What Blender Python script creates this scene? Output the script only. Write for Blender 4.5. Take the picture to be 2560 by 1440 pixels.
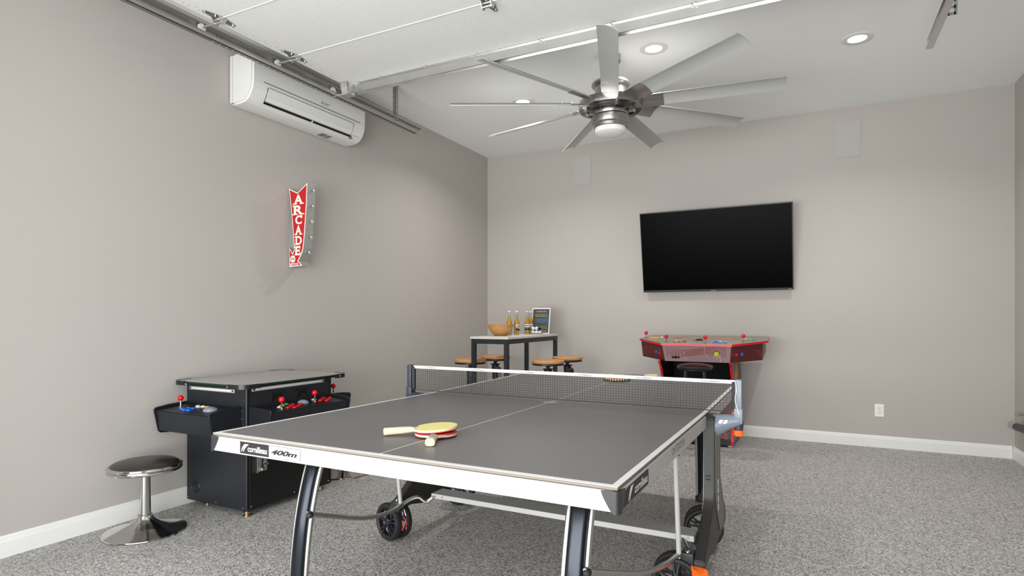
import bpy, bmesh, math, random
from mathutils import Vector, Matrix
random.seed(7)
V = Vector
PI = math.pi
C = bpy.context.scene.collection
for o in list(bpy.data.objects): bpy.data.objects.remove(o)
scn = bpy.context.scene

# ------------------------------------------------------------------ camera
cam_d = bpy.data.cameras.new('camera'); cam = bpy.data.objects.new('camera', cam_d); C.objects.link(cam)
cam.location = (3.58612, -6.33852, 1.195)
cam.rotation_euler = (PI/2, 0, 0.4735018)
cam_d.sensor_width = 36; cam_d.lens = 36*1475.0/2560; cam_d.shift_y = (791.95-720)/2560
cam_d.clip_start = 0.02; cam_d.clip_end = 200
scn.camera = cam
# ------------------------------------------------------------------ world / daylight / exposure
w = bpy.data.worlds.new('overcast_sky'); scn.world = w; w.use_nodes = True
bg = w.node_tree.nodes['Background']; bg.inputs[0].default_value = (0.93, 0.97, 1.0, 1); bg.inputs[1].default_value = 2.7
def area(name, loc, rot, sx, sy, power, col=(1, 1, 1), spread=PI):
    d = bpy.data.lights.new(name, 'AREA'); d.shape = 'RECTANGLE'; d.size = sx; d.size_y = sy; d.energy = power; d.color = col; d.spread = spread
    o = bpy.data.objects.new(name, d); C.objects.link(o); o.location = loc; o.rotation_euler = rot; return o
# daylight arriving through the open garage door (the photographer stands in the opening)
area('daylight', (1.9, -8.3, .95), (math.radians(118), 0, math.radians(10)), 5.0, 1.8, 320, (0.98, 1.0, 0.985))
LAMP_POWER = 18
scn.view_settings.view_transform = 'Standard'; scn.view_settings.look = 'None'
scn.view_settings.exposure = 0.0; scn.view_settings.gamma = 1.0; scn.view_settings.use_curve_mapping = False

# ------------------------------------------------------------------ materials
def lin(c):
    def f(v):
        v /= 255.0
        return v/12.92 if v <= .04045 else ((v+.055)/1.055)**2.4
    return (f(c[0]), f(c[1]), f(c[2]), 1)
MATS = {}
def mat(name, rgb, rough=.5, metal=0, bump=0, bscale=50, var=0, vscale=8, coat=0, trans=0, emit=None, estr=0, ior=1.45, alpha=1, aniso=None):
    m = bpy.data.materials.new(name); m.use_nodes = True
    nt = m.node_tree; b = nt.nodes['Principled BSDF']; c = lin(rgb)
    b.inputs['Base Color'].default_value = c
    b.inputs['Roughness'].default_value = rough; b.inputs['Metallic'].default_value = metal
    b.inputs['Coat Weight'].default_value = coat; b.inputs['Transmission Weight'].default_value = trans
    b.inputs['IOR'].default_value = ior; b.inputs['Alpha'].default_value = alpha
    if emit: b.inputs['Emission Color'].default_value = (*emit, 1); b.inputs['Emission Strength'].default_value = estr
    if bump or var:
        tc = nt.nodes.new('ShaderNodeTexCoord')
    if var:
        mp = nt.nodes.new('ShaderNodeMapping'); nt.links.new(tc.outputs['Object'], mp.inputs[0])
        if aniso: mp.inputs['Scale'].default_value = aniso
        n = nt.nodes.new('ShaderNodeTexNoise'); n.inputs['Scale'].default_value = vscale; n.inputs['Detail'].default_value = 5
        nt.links.new(mp.outputs[0], n.inputs['Vector'])
        mx = nt.nodes.new('ShaderNodeMix'); mx.data_type = 'RGBA'
        mx.inputs['A'].default_value = tuple(max(0, v*(1-var)) for v in c[:3])+(1,)
        mx.inputs['B'].default_value = tuple(min(1, v*(1+var)) for v in c[:3])+(1,)
        nt.links.new(n.outputs['Fac'], mx.inputs['Factor']); nt.links.new(mx.outputs['Result'], b.inputs['Base Color'])
    if bump:
        n2 = nt.nodes.new('ShaderNodeTexNoise'); n2.inputs['Scale'].default_value = bscale; n2.inputs['Detail'].default_value = 3
        nt.links.new(tc.outputs['Object'], n2.inputs['Vector'])
        bp = nt.nodes.new('ShaderNodeBump'); bp.inputs['Strength'].default_value = bump; bp.inputs['Distance'].default_value = .004
        nt.links.new(n2.outputs['Fac'], bp.inputs['Height']); nt.links.new(bp.outputs[0], b.inputs['Normal'])
    MATS[name] = m; return m
mat('wall_paint', (184, 178, 173), .62, bump=.06, bscale=160, var=.012, vscale=2)
mat('ceiling_paint', (244, 246, 246), .8, bump=.05, bscale=140)
mat('trim_white', (235, 234, 231), .4, var=.02, vscale=6)
mat('door_white', (226, 226, 223), .6, bump=.5, bscale=240, var=.02, vscale=30)
mat('door_edge', (222, 222, 219), .5)
mat('gray_edge', (150, 150, 147), .5)
mat('galv', (205, 205, 202), .33, 1, bump=.03, bscale=30, var=.16, vscale=7)
mat('strap_zinc', (158, 158, 155), .45, .2)
mat('galv_dark', (150, 151, 152), .4, 1, var=.2, vscale=14)
mat('chrome', (205, 203, 200), .1, 1)
mat('nickel', (176, 174, 171), .33, 1, var=.14, vscale=6, aniso=(9, 9, .3))
mat('nickel_dark', (120, 117, 114), .25, 1, var=.3, vscale=12)
mat('blade', (186, 187, 185), .42, .25)
mat('plastic_white', (224, 224, 221), .38)
mat('ac_dark', (70, 66, 58), .5)
mat('mark_gray', (120, 120, 118), .5)
mat('black', (8, 8, 9), .35)
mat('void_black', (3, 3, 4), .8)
mat('black_matte', (16, 16, 18), .6)
mat('screen', (0, 0, 0), .3)
mat('rubber', (26, 27, 30), .6, bump=.3, bscale=60)
mat('cab_black', (27, 30, 36), .38, bump=.04, bscale=300, var=.08, vscale=30)
mat('clamp_black', (24, 26, 31), .32)
mat('glass_top', (150, 152, 146), .06, 0, coat=1, ior=1.6)
mat('glass_edge', (12, 46, 36), .12)
mat('red', (214, 16, 28), .22)
mat('blue', (36, 104, 214), .3)
mat('yellow', (235, 178, 40), .3)
mat('lime_btn', (224, 208, 66), .3)
mat('green', (46, 160, 120), .3)
mat('white_btn', (226, 226, 224), .3)
mat('ball_gray', (132, 140, 156), .2)
mat('table_top', (107, 106, 106), .42, bump=.05, bscale=400, var=.07, vscale=3.2)
mat('line_white', (226, 225, 222), .45)
mat('rim_tan', (120, 110, 99), .6)
mat('alu', (176, 176, 174), .5, .05, bump=.05, bscale=500)
mat('alu_tube', (186, 185, 180), .28, 1)
mat('corner_gray', (46, 46, 46), .35, .2)
mat('leg_dark', (30, 33, 40), .2, .6)
mat('cheek', (42, 40, 38), .45, bump=.1, bscale=400)
mat('cheek_side', (112, 107, 101), .5)
mat('post_blue', (126, 134, 147), .35)
mat('post_dark', (52, 58, 70), .4)
mat('orange', (246, 106, 22), .4)
mat('net_black', (50, 50, 51), .7)
mat('tape_white', (240, 240, 240), .6)
mat('sticker_black', (10, 10, 11), .45)
mat('wood_seat', (198, 144, 88), .45, var=.5, vscale=11, aniso=(1, 7, 3), bump=.15, bscale=40)
mat('wood_bowl', (184, 134, 84), .42, var=.5, vscale=10, aniso=(1.5, 1.5, 9))
mat('wood_pale', (219, 199, 165), .5, var=.15, vscale=14, aniso=(1, 1, 6))
mat('ply', (226, 208, 180), .5, var=.1, vscale=30)
mat('rubber_yellow', (226, 216, 140), .7, bump=.2, bscale=200, var=.05, vscale=20)
mat('rubber_red', (205, 66, 66), .6)
mat('tabletop_white', (214, 211, 206), .35, var=.04, vscale=12)
mat('steel_black', (28, 31, 38), .42)
mat('cast_iron', (22, 23, 26), .5, bump=.2, bscale=60)
mat('seat_vinyl', (46, 44, 42), .3, bump=.05, bscale=200)
mat('seat_brown', (46, 31, 29), .25, bump=.05, bscale=200)
mat('sign_red', (192, 28, 34), .4, var=.18, vscale=14)
mat('sign_white', (232, 228, 218), .5, var=.05, vscale=20)
mat('zinc', (186, 187, 184), .45, .6, var=.2, vscale=40)
mat('bulb_glass', (235, 235, 230), .05, trans=.9, ior=1.3)
mat('bulb_core', (245, 243, 235), .3)
mat('bottle_glass', (240, 242, 238), .03, trans=1, ior=1.3)
mat('beer', (252, 186, 34), .2)
mat('label_blue', (40, 66, 120), .5)
mat('poster_dark', (74, 76, 77), .4)
mat('pink', (206, 150, 178), .5)
mat('lime', (150, 172, 60), .5)
mat('neon_blue', (92, 132, 176), .5)
mat('plastic_clear', (235, 238, 240), .08, trans=.92, ior=1.2)
mat('brass', (176, 162, 126), .32, 1)
mat('top_art', (146, 137, 128), .35, var=.22, vscale=9)
mat('outlet_white', (240, 240, 238), .35)
mat('speaker_mesh', (189, 186, 183), .8, bump=.35, bscale=900)
mat('screw_tint', (176, 168, 162), .6)
mat('concrete', (204, 203, 199), .8, var=.08, vscale=3)
mat('lamp_on', (255, 255, 255), .5, emit=(1, .98, .94), estr=6)
mat('fan_diffuser', (240, 240, 236), .45)
mat('burgundy', (84, 22, 24), .4)
mat('mauve', (164, 134, 138), .3)
mat('stripe_rust', (150, 66, 50), .45)
mat('stripe_pink', (196, 140, 132), .45)
mat('art_orange', (210, 150, 60), .5)
mat('art_gray', (98, 92, 84), .45)
mat('baseboard_dirty', (235, 234, 231), .4)
mat('copper_gray', (150, 132, 108), .35, .7)

# speckled epoxy floor
def floor_mat():
    m = bpy.data.materials.new('speckled_epoxy'); m.use_nodes = True; nt = m.node_tree; b = nt.nodes['Principled BSDF']
    tc = nt.nodes.new('ShaderNodeTexCoord')
    def vor(scale, stops, rnd=1):
        v = nt.nodes.new('ShaderNodeTexVoronoi'); v.inputs['Scale'].default_value = scale; v.inputs['Randomness'].default_value = rnd
        nt.links.new(tc.outputs['Object'], v.inputs['Vector'])
        s = nt.nodes.new('ShaderNodeSeparateColor'); nt.links.new(v.outputs['Color'], s.inputs[0])
        r = nt.nodes.new('ShaderNodeValToRGB'); r.color_ramp.interpolation = 'CONSTANT'
        e = r.color_ramp.elements
        e[0].position = 0; e[0].color = lin(stops[0][1]); e[1].position = stops[1][0]; e[1].color = lin(stops[1][1])
        for p, c in stops[2:]:
            k = e.new(p); k.color = lin(c)
        nt.links.new(s.outputs[0], r.inputs[0]); return v, r
    v1, r1 = vor(185, [(0, (66, 66, 72)), (.15, (120, 118, 118)), (.34, (170, 167, 164)), (.60, (202, 199, 195)), (.86, (228, 225, 221)), (.95, (140, 132, 122))])
    v2, r2 = vor(95, [(0, (100, 102, 114)), (.16, (170, 168, 164)), (.6, (192, 189, 185)), (.9, (216, 213, 209))])
    mx = nt.nodes.new('ShaderNodeMix'); mx.data_type = 'RGBA'; mx.inputs['Factor'].default_value = .3
    nt.links.new(r1.outputs[0], mx.inputs['A']); nt.links.new(r2.outputs[0], mx.inputs['B'])
    nt.links.new(mx.outputs['Result'], b.inputs['Base Color'])
    b.inputs['Roughness'].default_value = .5
    bp = nt.nodes.new('ShaderNodeBump'); bp.inputs['Strength'].default_value = .25; bp.inputs['Distance'].default_value = .002
    nt.links.new(v1.outputs['Distance'], bp.inputs['Height']); nt.links.new(bp.outputs[0], b.inputs['Normal'])
    MATS['floor'] = m
floor_mat()
MATS['screen'].node_tree.nodes['Principled BSDF'].inputs['Specular IOR Level'].default_value = .04

# ------------------------------------------------------------------ geometry helpers
def smooth(pts, n=6):
    pts = [V(p) for p in pts]; out = []
    for i in range(len(pts)-1):
        p0 = pts[max(i-1, 0)]; p1 = pts[i]; p2 = pts[i+1]; p3 = pts[min(i+2, len(pts)-1)]
        for k in range(n):
            t = k/n
            out.append(.5*((2*p1)+(p2-p0)*t+(2*p0-5*p1+4*p2-p3)*t*t+(3*p1-p0-3*p2+p3)*t**3))
    out.append(pts[-1]); return out
SMALL = {'screw', 'punched_hole', 'rivet', 'bolt', 'slot', 'vent_rib', 'text_line', 'art_stripes', 'art_sparks', 'serif', 'web_hole', 'strut_screw', 'indicator', 'emblem',
         'net_mesh', 'top_flames', 'top_art_ring', 'edge_pattern', 'kick_art', 'flame_art', 'blade_screw', 'vent_slot', 'fitting', 'glass_pin', 'strip_screw', 'coin_slot', 'coin_latch', 'hanger_strap', 'lettering', 'tape_lettering', 'line_drawing', 'knuckle', 'tape_mark', 'brake_lever', 'wheel_rim'}
class G:
    def __init__(s): s.bm = bmesh.new()
    def _add(s, tmp, M=None):
        me = bpy.data.meshes.new('t'); tmp.to_mesh(me); tmp.free()
        if M is not None: me.transform(M)
        s.bm.from_mesh(me); bpy.data.meshes.remove(me); return s
    def box(s, a, b, bev=0, M=None, seg=1):
        t = bmesh.new(); bmesh.ops.create_cube(t, size=1)
        c = (V(a)+V(b))/2; d = V(b)-V(a)
        for v in t.verts: v.co = V((v.co.x*d.x, v.co.y*d.y, v.co.z*d.z))+c
        if bev: bmesh.ops.bevel(t, geom=t.edges[:], offset=bev, segments=seg, affect='EDGES', profile=.6)
        return s._add(t, M)
    def obox(s, c, size, R, bev=0):
        h = V(size)/2; return s.box(-h, h, bev, Matrix.Translation(V(c)) @ R.to_4x4())
    def bar(s, p, q, wdt, hgt, up=(0, 0, 1), bev=0):
        p = V(p); q = V(q); y = (q-p).normalized(); x = y.cross(V(up)).normalized(); z = x.cross(y)
        R = Matrix((x, y, z)).transposed(); return s.obox((p+q)/2, (wdt, (q-p).length, hgt), R, bev)
    def cyl(s, p, q, r, r2=None, n=20, caps=True, bev=0):
        p = V(p); q = V(q); r2 = r if r2 is None else r2
        t = bmesh.new(); bmesh.ops.create_cone(t, cap_ends=caps, cap_tris=False, segments=n, radius1=r, radius2=r2, depth=(q-p).length)
        if bev: bmesh.ops.bevel(t, geom=[e for e in t.edges if len(e.link_faces) == 2 and max(len(f.verts) for f in e.link_faces) > 4], offset=bev, segments=2, affect='EDGES')
        z = (q-p).normalized(); M = Matrix.Translation((p+q)/2) @ z.to_track_quat('Z', 'Y').to_matrix().to_4x4()
        return s._add(t, M)
    def sphere(s, c, r, u=20, v=12, sc=(1, 1, 1)):
        t = bmesh.new(); bmesh.ops.create_uvsphere(t, u_segments=u, v_segments=v, radius=r)
        return s._add(t, Matrix.Translation(V(c)) @ Matrix.Diagonal((*sc, 1)))
    def lathe(s, prof, c=(0, 0, 0), n=32, M=None, a0=0, a1=2*PI):
        full = abs(a1-a0-2*PI) < 1e-6; t = bmesh.new(); rings = []
        m = n if full else n+1
        for r, z in prof:
            if r < 1e-6: rings.append([t.verts.new((0, 0, z))])
            else: rings.append([t.verts.new((r*math.cos(a0+(a1-a0)*k/n), r*math.sin(a0+(a1-a0)*k/n), z)) for k in range(m)])
        for A, B in zip(rings, rings[1:]):
            for k in range(n):
                k2 = (k+1) % m
                try:
                    if len(A) == 1 and len(B) == 1: continue
                    if len(A) == 1: t.faces.new((A[0], B[k], B[k2]))
                    elif len(B) == 1: t.faces.new((A[k], B[0], A[k2]))
                    else: t.faces.new((A[k], B[k], B[k2], A[k2]))
                except ValueError: pass
        bmesh.ops.recalc_face_normals(t, faces=t.faces[:])
        return s._add(t, Matrix.Translation(V(c)) @ (M or Matrix()))
    def sweep(s, path, prof, ref=(1, 0, 0), caps=True, closed=True, scale=None):
        # prof: list of (u,v); u along ref-ish side vector, v along the third axis
        path = [V(p) for p in path]; t = bmesh.new(); rings = []; ref = V(ref)
        for i, p in enumerate(path):
            d = (path[min(i+1, len(path)-1)]-path[max(i-1, 0)]).normalized()
            u = (ref-d*ref.dot(d)).normalized(); v = d.cross(u)
            k = scale[i] if scale else 1
            rings.append([t.verts.new(p+u*a*k+v*b*k) for a, b in prof])
        n = len(prof)
        for A, B in zip(rings, rings[1:]):
            for k in range(n if closed else n-1):
                t.faces.new((A[k], A[(k+1) % n], B[(k+1) % n], B[k]))
        if caps and closed:
            t.faces.new(list(reversed(rings[0]))); t.faces.new(rings[-1])
        bmesh.ops.recalc_face_normals(t, faces=t.faces[:])
        return s._add(t)
    def tube(s, path, r, n=10, ref=None):
        path = [V(p) for p in path]
        d = (path[-1]-path[0]).normalized()
        if ref is None: ref = (0, 0, 1) if abs(d.z) < .75 else (1, 0, 0)
        return s.sweep(path, [(r*math.cos(2*PI*k/n), r*math.sin(2*PI*k/n)) for k in range(n)], ref)
    def prism(s, pts, ext, bev=0, seg=2):
        t = bmesh.new(); ext = V(ext); a = [t.verts.new(V(p)) for p in pts]; b = [t.verts.new(V(p)+ext) for p in pts]; n = len(pts)
        t.faces.new(a); t.faces.new(list(reversed(b)))
        for k in range(n): t.faces.new((a[k], b[k], b[(k+1) % n], a[(k+1) % n]))
        bmesh.ops.recalc_face_normals(t, faces=t.faces[:])
        if bev: bmesh.ops.bevel(t, geom=t.edges[:], offset=bev, segments=seg, affect='EDGES')
        return s._add(t)
    def quad(s, pts):
        t = bmesh.new(); t.faces.new([t.verts.new(V(p)) for p in pts]); return s._add(t)
    def done(s, name, m, parent=None, label=None, sm=True, ang=32):
        me = bpy.data.meshes.new(name); s.bm.to_mesh(me); s.bm.free()
        root = parent
        while root is not None and root.parent is not None: root = root.parent
        if root is not None: me.transform(Matrix.Translation(-root.location))
        if sm:
            me.shade_smooth(); me.set_sharp_from_angle(angle=math.radians(ang))
        me.materials.append(MATS[m])
        o = bpy.data.objects.new(name, me); C.objects.link(o); o.parent = parent
        if name in SMALL and parent is not None: o['kind'] = 'stuff'
        if label: o['label'] = label
        return o
def thing(name, label, cat, loc, group=None):
    o = bpy.data.objects.new(name, None); C.objects.link(o); o.location = loc; o.empty_display_size = .05
    o['label'] = label; o['category'] = cat
    if group: o['group'] = group
    return o
def tag(o, label, cat, group=None):
    o['label'] = label; o['category'] = cat
    if group: o['group'] = group
    return o
def struct(o): o['kind'] = 'structure'; return o
def own_origin(o, loc):
    o.data.transform(Matrix.Translation(-V(loc))); o.location = V(loc); return o
def rrect(w_, h_, r, n=4):
    out = []
    for cx, cy, a in ((w_/2-r, h_/2-r, 0), (-w_/2+r, h_/2-r, PI/2), (-w_/2+r, -h_/2+r, PI), (w_/2-r, -h_/2+r, 1.5*PI)):
        for k in range(n+1):
            t = a+PI/2*k/n; out.append((cx+r*math.cos(t), cy+r*math.sin(t)))
    return out
def text(s, m, parent, origin, xdir, ydir, width, height, bold=0.0, shear=0.0, name='lettering', depth=.0006):
    """flat lettering whose box (width x height) has its lower-left corner at origin"""
    cu = bpy.data.curves.new('txt', 'FONT'); cu.body = s; cu.size = 1; cu.offset = bold; cu.shear = shear; cu.resolution_u = 5
    ob = bpy.data.objects.new('txt', cu); C.objects.link(ob)
    dg = bpy.context.evaluated_depsgraph_get(); dg.update()
    me = bpy.data.meshes.new_from_object(ob.evaluated_get(dg)); bpy.data.objects.remove(ob); bpy.data.curves.remove(cu)
    xs = [v.co.x for v in me.vertices]; ys = [v.co.y for v in me.vertices]
    x0, x1, y0, y1 = min(xs), max(xs), min(ys), max(ys); X = V(xdir).normalized(); Y = V(ydir).normalized(); N = X.cross(Y); O = V(origin)
    for v in me.vertices:
        v.co = O+X*((v.co.x-x0)/(x1-x0)*width)+Y*((v.co.y-y0)/(y1-y0)*height)+N*depth
    g = G(); g.bm.from_mesh(me); bpy.data.meshes.remove(me)
    return g.done(name, m, parent, sm=False)
def dup(root, loc, label=None, group=None):
    r = root.copy(); C.objects.link(r); r.location = loc
    if label: r['label'] = label
    if group: r['group'] = group
    for ch in list(root.children):
        c = ch.copy(); C.objects.link(c); c.parent = r
        for g in ch.children:
            d = g.copy(); C.objects.link(d); d.parent = c
    return r

# ================================================================== ROOM
RW, H, FY = 5.085, 3.156, -5.95
T = .12
o = G().box((-T, FY-.15, -.1), (RW+T, T, 0)).done('floor', 'floor', sm=False); struct(o)
o = G().box((-2, -14, -.12), (RW+2, FY-.15, -.01)).done('driveway', 'concrete', sm=False); struct(o)
o = G().box((-T, FY-.15, H), (RW+T, T, H+.1)).done('ceiling', 'ceiling_paint', sm=False); struct(o)
o = G().box((-T, FY-.15, 0), (0, T, H)).done('wall_left', 'wall_paint', sm=False); struct(o)
o = G().box((0, 0, 0), (RW, T, H)).done('wall_back', 'wall_paint', sm=False); struct(o)
o = G().box((RW, FY-.15, 0), (RW+T, T, H)).done('wall_right', 'wall_paint', sm=False); struct(o)
g = G().box((0, FY-.15, 0), (.5, FY, H)).box((4.16, FY-.15, 0), (RW, FY, H)).box((.5, FY-.15, 2.72), (4.16, FY, H))
struct(g.done('wall_front', 'wall_paint', sm=False))
def baseboard(name, p, q, n):
    # p->q along the wall, n = direction into the room
    p = V(p); q = V(q); n = V(n)
    prof = [(0, 0), (.016, 0), (.016, .078), (.012, .086), (.010, .1), (.005, .108), (0, .108)]
    pts = [p+n*a+V((0, 0, b)) for a, b in prof]
    struct(G().prism(pts, q-p).done(name, 'trim_white', sm=False))
baseboard('baseboard_left', (0.0005, FY, 0.0005), (0.0005, -.001, 0.0005), (1, 0, 0))
baseboard('baseboard_back', (0.018, -.0005, 0.0005), (RW-.018, -.0005, 0.0005), (0, -1, 0))
baseboard('baseboard_right', (RW-.0005, FY, 0.0005), (RW-.0005, -.001, 0.0005), (-1, 0, 0))

# ------------------------------------------------------------------ recessed lights
def downlight(x, y, label, power=LAMP_POWER):
    t = thing('recessed_light', label, 'ceiling light', (x, y, H), 'recessed ceiling lights')
    G().lathe([(.058, -.001), (.062, -.005), (.094, -.007), (.1, -.004), (.1, 0)], (x, y, H), 40).done('trim_ring', 'plastic_white', t)
    G().lathe([(0, -.0035), (.0595, -.0035)], (x, y, H), 32).done('lamp_lens', 'lamp_on', t)
    d = bpy.data.lights.new('lamp', 'AREA'); d.shape = 'DISK'; d.size = .11; d.energy = power; d.color = (1, .975, .94); d.spread = math.radians(140)
    l = bpy.data.objects.new('lamp', d); C.objects.link(l); l.location = (0, 0, -.012); l.parent = t
downlight(1.222, -1.508, 'round white recessed ceiling light lit behind the left fan blades')
downlight(2.541, -2.03, 'round white recessed ceiling light lit, between two upper fan blades', 6)
downlight(3.855, -1.531, 'round white recessed ceiling light lit, right of the fan')

# ------------------------------------------------------------------ in-wall speakers
for xa, xb, za, zb, lb in ((1.128, 1.346, 2.69, 3.042, 'flat wall-coloured speaker grille above the bar table, left one on the back wall'),
                       (3.752, 3.975, 2.682, 3.04, 'flat wall-coloured speaker grille high above and right of the television')):
    t = thing('wall_speaker', lb, 'speaker', ((xa+xb)/2, 0, (za+zb)/2), 'speaker grilles on the back wall')
    G().prism([(xa+.006*0, -.0, za), (xb, -.0, za), (xb, 0, zb), (xa, 0, zb)], (0, -.004, 0)).done('frame', 'wall_paint', t, sm=False)
    G().box((xa+.014, -.006, za+.014), (xb-.014, -.003, zb-.014), .001).done('grille', 'speaker_mesh', t)
    g = G()
    for k in range(4):
        for z in (za+.02, zb-.02): g.cyl((xa+.022+(xb-xa-.044)*k/3, -.0075, z), (xa+.022+(xb-xa-.044)*k/3, -.005, z), .0035, n=8)
    for k in range(1, 4):
        for x in (xa+.02, xb-.02): g.cyl((x, -.0075, za+.02+(zb-za-.04)*k/4), (x, -.005, za+.02+(zb-za-.04)*k/4), .0035, n=8)
    g.done('screw', 'screw_tint', t)

# ------------------------------------------------------------------ outlet
t = thing('wall_outlet', 'white double power outlet on the back wall above the baseboard', 'outlet', (4.115, 0, .338))
G().box((4.079, -.006, .281), (4.151, 0, .396), .002).done('cover_plate', 'outlet_white', t)
G().box((4.097, -.009, .303), (4.133, -.005, .374), .002).done('socket', 'trim_white', t)
g = G()
for z in (.322, .356):
    g.box((4.107, -.0098, z), (4.109, -.0088, z+.008)).box((4.121, -.0098, z), (4.123, -.0088, z+.008)).cyl((4.115, -.0098, z-.006), (4.115, -.0088, z-.006), .0025, n=8)
g.done('slot', 'black', t)

# ------------------------------------------------------------------ things on the right wall
t = thing('brass_pipe', 'short brass pipe fitting on the right wall at the frame edge', 'pipe', (RW, -.36, .42))
G().tube([(5.05, -.235, .407), (5.05, -.42, .432), (5.05, -.62, .44)], .011, 10).done('pipe', 'brass', t)
G().cyl((5.05, -.225, .405), (5.05, -.262, .411), .016, n=6).cyl((5.05, -.5, .436), (RW, -.5, .436), .008, n=8).done('fitting', 'brass', t)
t = thing('capped_bar', 'black round bar with a clear end cap on the right wall by the floor corner', 'bar', (RW, -.3, .31))
G().cyl((5.035, -.27, .31), (5.035, -.75, .335), .03, n=20).done('bar', 'black', t)
G().cyl((5.035, -.17, .305), (5.035, -.272, .31), .037, n=20, bev=.006).done('end_cap', 'plastic_clear', t)
G().cyl((5.035, -.6, .327), (RW, -.6, .327), .012, n=10).done('bracket', 'galv', t)

# ================================================================== GARAGE DOOR overhead
DZ = 2.88
t = thing('garage_door', 'open white sectional garage door resting overhead on its tracks', 'garage door', (2.33, -3.04, DZ))
ys = [-3.04, -3.59, -4.13, -4.67, -5.21]
X0, X1 = .545, 4.115
for a, b in zip(ys, ys[1:]):
    s_ = G().box((X0+.085, b+.0025, DZ), (X1-.085, a-.0025, DZ+.045), .001).done('door_section', 'door_white', t)
    G().box((X0+.085, b+.001, DZ-.004), (X1-.085, b+.008, DZ+.002), .001).done('joint_lip', 'plastic_white', s_)
for xa, xb, sx in ((X0, X0+.082, 1), (X1-.082, X1, -1)):
    for i, (a, b) in enumerate(zip(ys, ys[1:])):
        st = G().box((xa, b+.0025, DZ-.0015), (xb, a-.0025, DZ+.046), .0015).done('end_stile', 'door_edge', t)
        g = G()
        for k in range(16):
            yy = b+.05+(a-b-.1)*k/15; xx = xa+(.03 if k % 3 else .05)
            g.cyl((xx, yy, DZ-.0022), (xx, yy, DZ-.0012), .0032, n=8)
        g.done('punched_hole', 'mark_gray', st)
def hinge(x, y, inward, roller=True, name='hinge'):
    # butterfly hinge plate on the inside face, roller carrier hanging below
    z = DZ-.004
    g = G()
    for sy in (-1, 1):
        g.prism([(x-.03*inward, y+sy*.01, z), (x+.03*inward, y+sy*.01, z), (x+.022*inward, y+sy*.05, z), (x+.008*inward, y+sy*.1, z), (x-.012*inward, y+sy*.1, z), (x-.02*inward, y+sy*.045, z)], (0, 0, .0025))
    h = g.done(name, 'galv_dark', t)
    g = G()
    for sy, dx in ((-1, 0), (1, 0)):
        g.cyl((x, y+sy*.09, z-.006), (x, y+sy*.09, z), .007, n=6)
        g.cyl((x+.01, y+sy*.03, z-.006), (x+.01, y+sy*.03, z), .006, n=6)
    g.done('bolt', 'chrome', h)
    g = G()
    for dx in (-.028, .028):
        g.prism([(x+dx, y-.028, z), (x+dx, y+.028, z), (x+dx, y+.012, z-.034), (x+dx, y-.012, z-.034)], (.003, 0, 0))
    g.cyl((x-.032, y-.002, z-.022), (x+.034, y-.002, z-.022), .0085, n=12)
    g.done('knuckle', 'galv', h)
    return h
for yy in ys[1:4]:
    for sx, xx in ((1, .6), (-1, 4.06)):
        h = hinge(xx, yy, sx)
        tx = .45 if sx > 0 else 4.21
        G().cyl((tx, yy-.002, 2.857), (xx, yy-.002, 2.857), .0055, n=10).done('roller_stem', 'galv', h)
        G().cyl((tx-.009, yy-.002, 2.857), (tx+.009, yy-.002, 2.857), .0235, n=24, bev=.004).done('roller', 'plastic_white', h)
    hinge(2.03, yy, 1, name='centre_hinge')
# steel strut along the leading edge
g = G()
g.box((.62, -3.062, 2.818), (4.04, -3.06, 2.88)).box((.62, -3.075, 2.876), (4.04, -3.04, 2.8785)).box((.62, -3.06, 2.818), (4.04, -3.03, 2.82)).box((.62, -3.032, 2.81), (4.04, -3.03, 2.82))
st = g.done('strut', 'galv', t, sm=False)
g = G()
for x in (.66, .86, 1.25, 1.65, 2.1, 2.55, 3.0, 3.4, 3.9): g.cyl((x, -3.073, 2.871), (x, -3.073, 2.877), .0065, n=6).cyl((x+.02, -3.085, 2.872), (x+.02, -3.085, 2.8795), .005, n=6)
g.done('strut_screw', 'chrome', st)
for sx, x in ((1, .585), (-1, 4.075)):
    g = G()
    g.box((x-.03, -3.135, 2.874), (x+.035, -3.07, 2.878))
    g.prism([(x-.028, -3.135, 2.877), (x+.032, -3.135, 2.877), (x+.03, -3.115, 2.795), (x-.026, -3.115, 2.795)], (0, .003, 0))
    g.box((x-.026, -3.115, 2.793), (x+.045, -3.05, 2.797)).box((x+.03, -3.115, 2.797), (x+.033, -3.05, 2.877))
    b = g.done('top_bracket', 'galv', t, sm=False)
    tx = .45 if sx > 0 else 4.21
    G().cyl((tx, -3.09, 2.857-.05), (x+sx*.11, -3.09, 2.81), .0055, n=10).done('roller_stem', 'galv', b)
    G().cyl((x-.015, -3.133, 2.868), (x-.015, -3.14, 2.868), .006, n=6).cyl((x+.02, -3.133, 2.868), (x+.02, -3.14, 2.868), .006, n=6).done('bolt', 'chrome', b)
    G().cyl((tx-.009, -3.09, 2.852), (tx+.009, -3.09, 2.852), .0235, n=24, bev=.004).done('roller', 'plastic_white', b)

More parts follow.
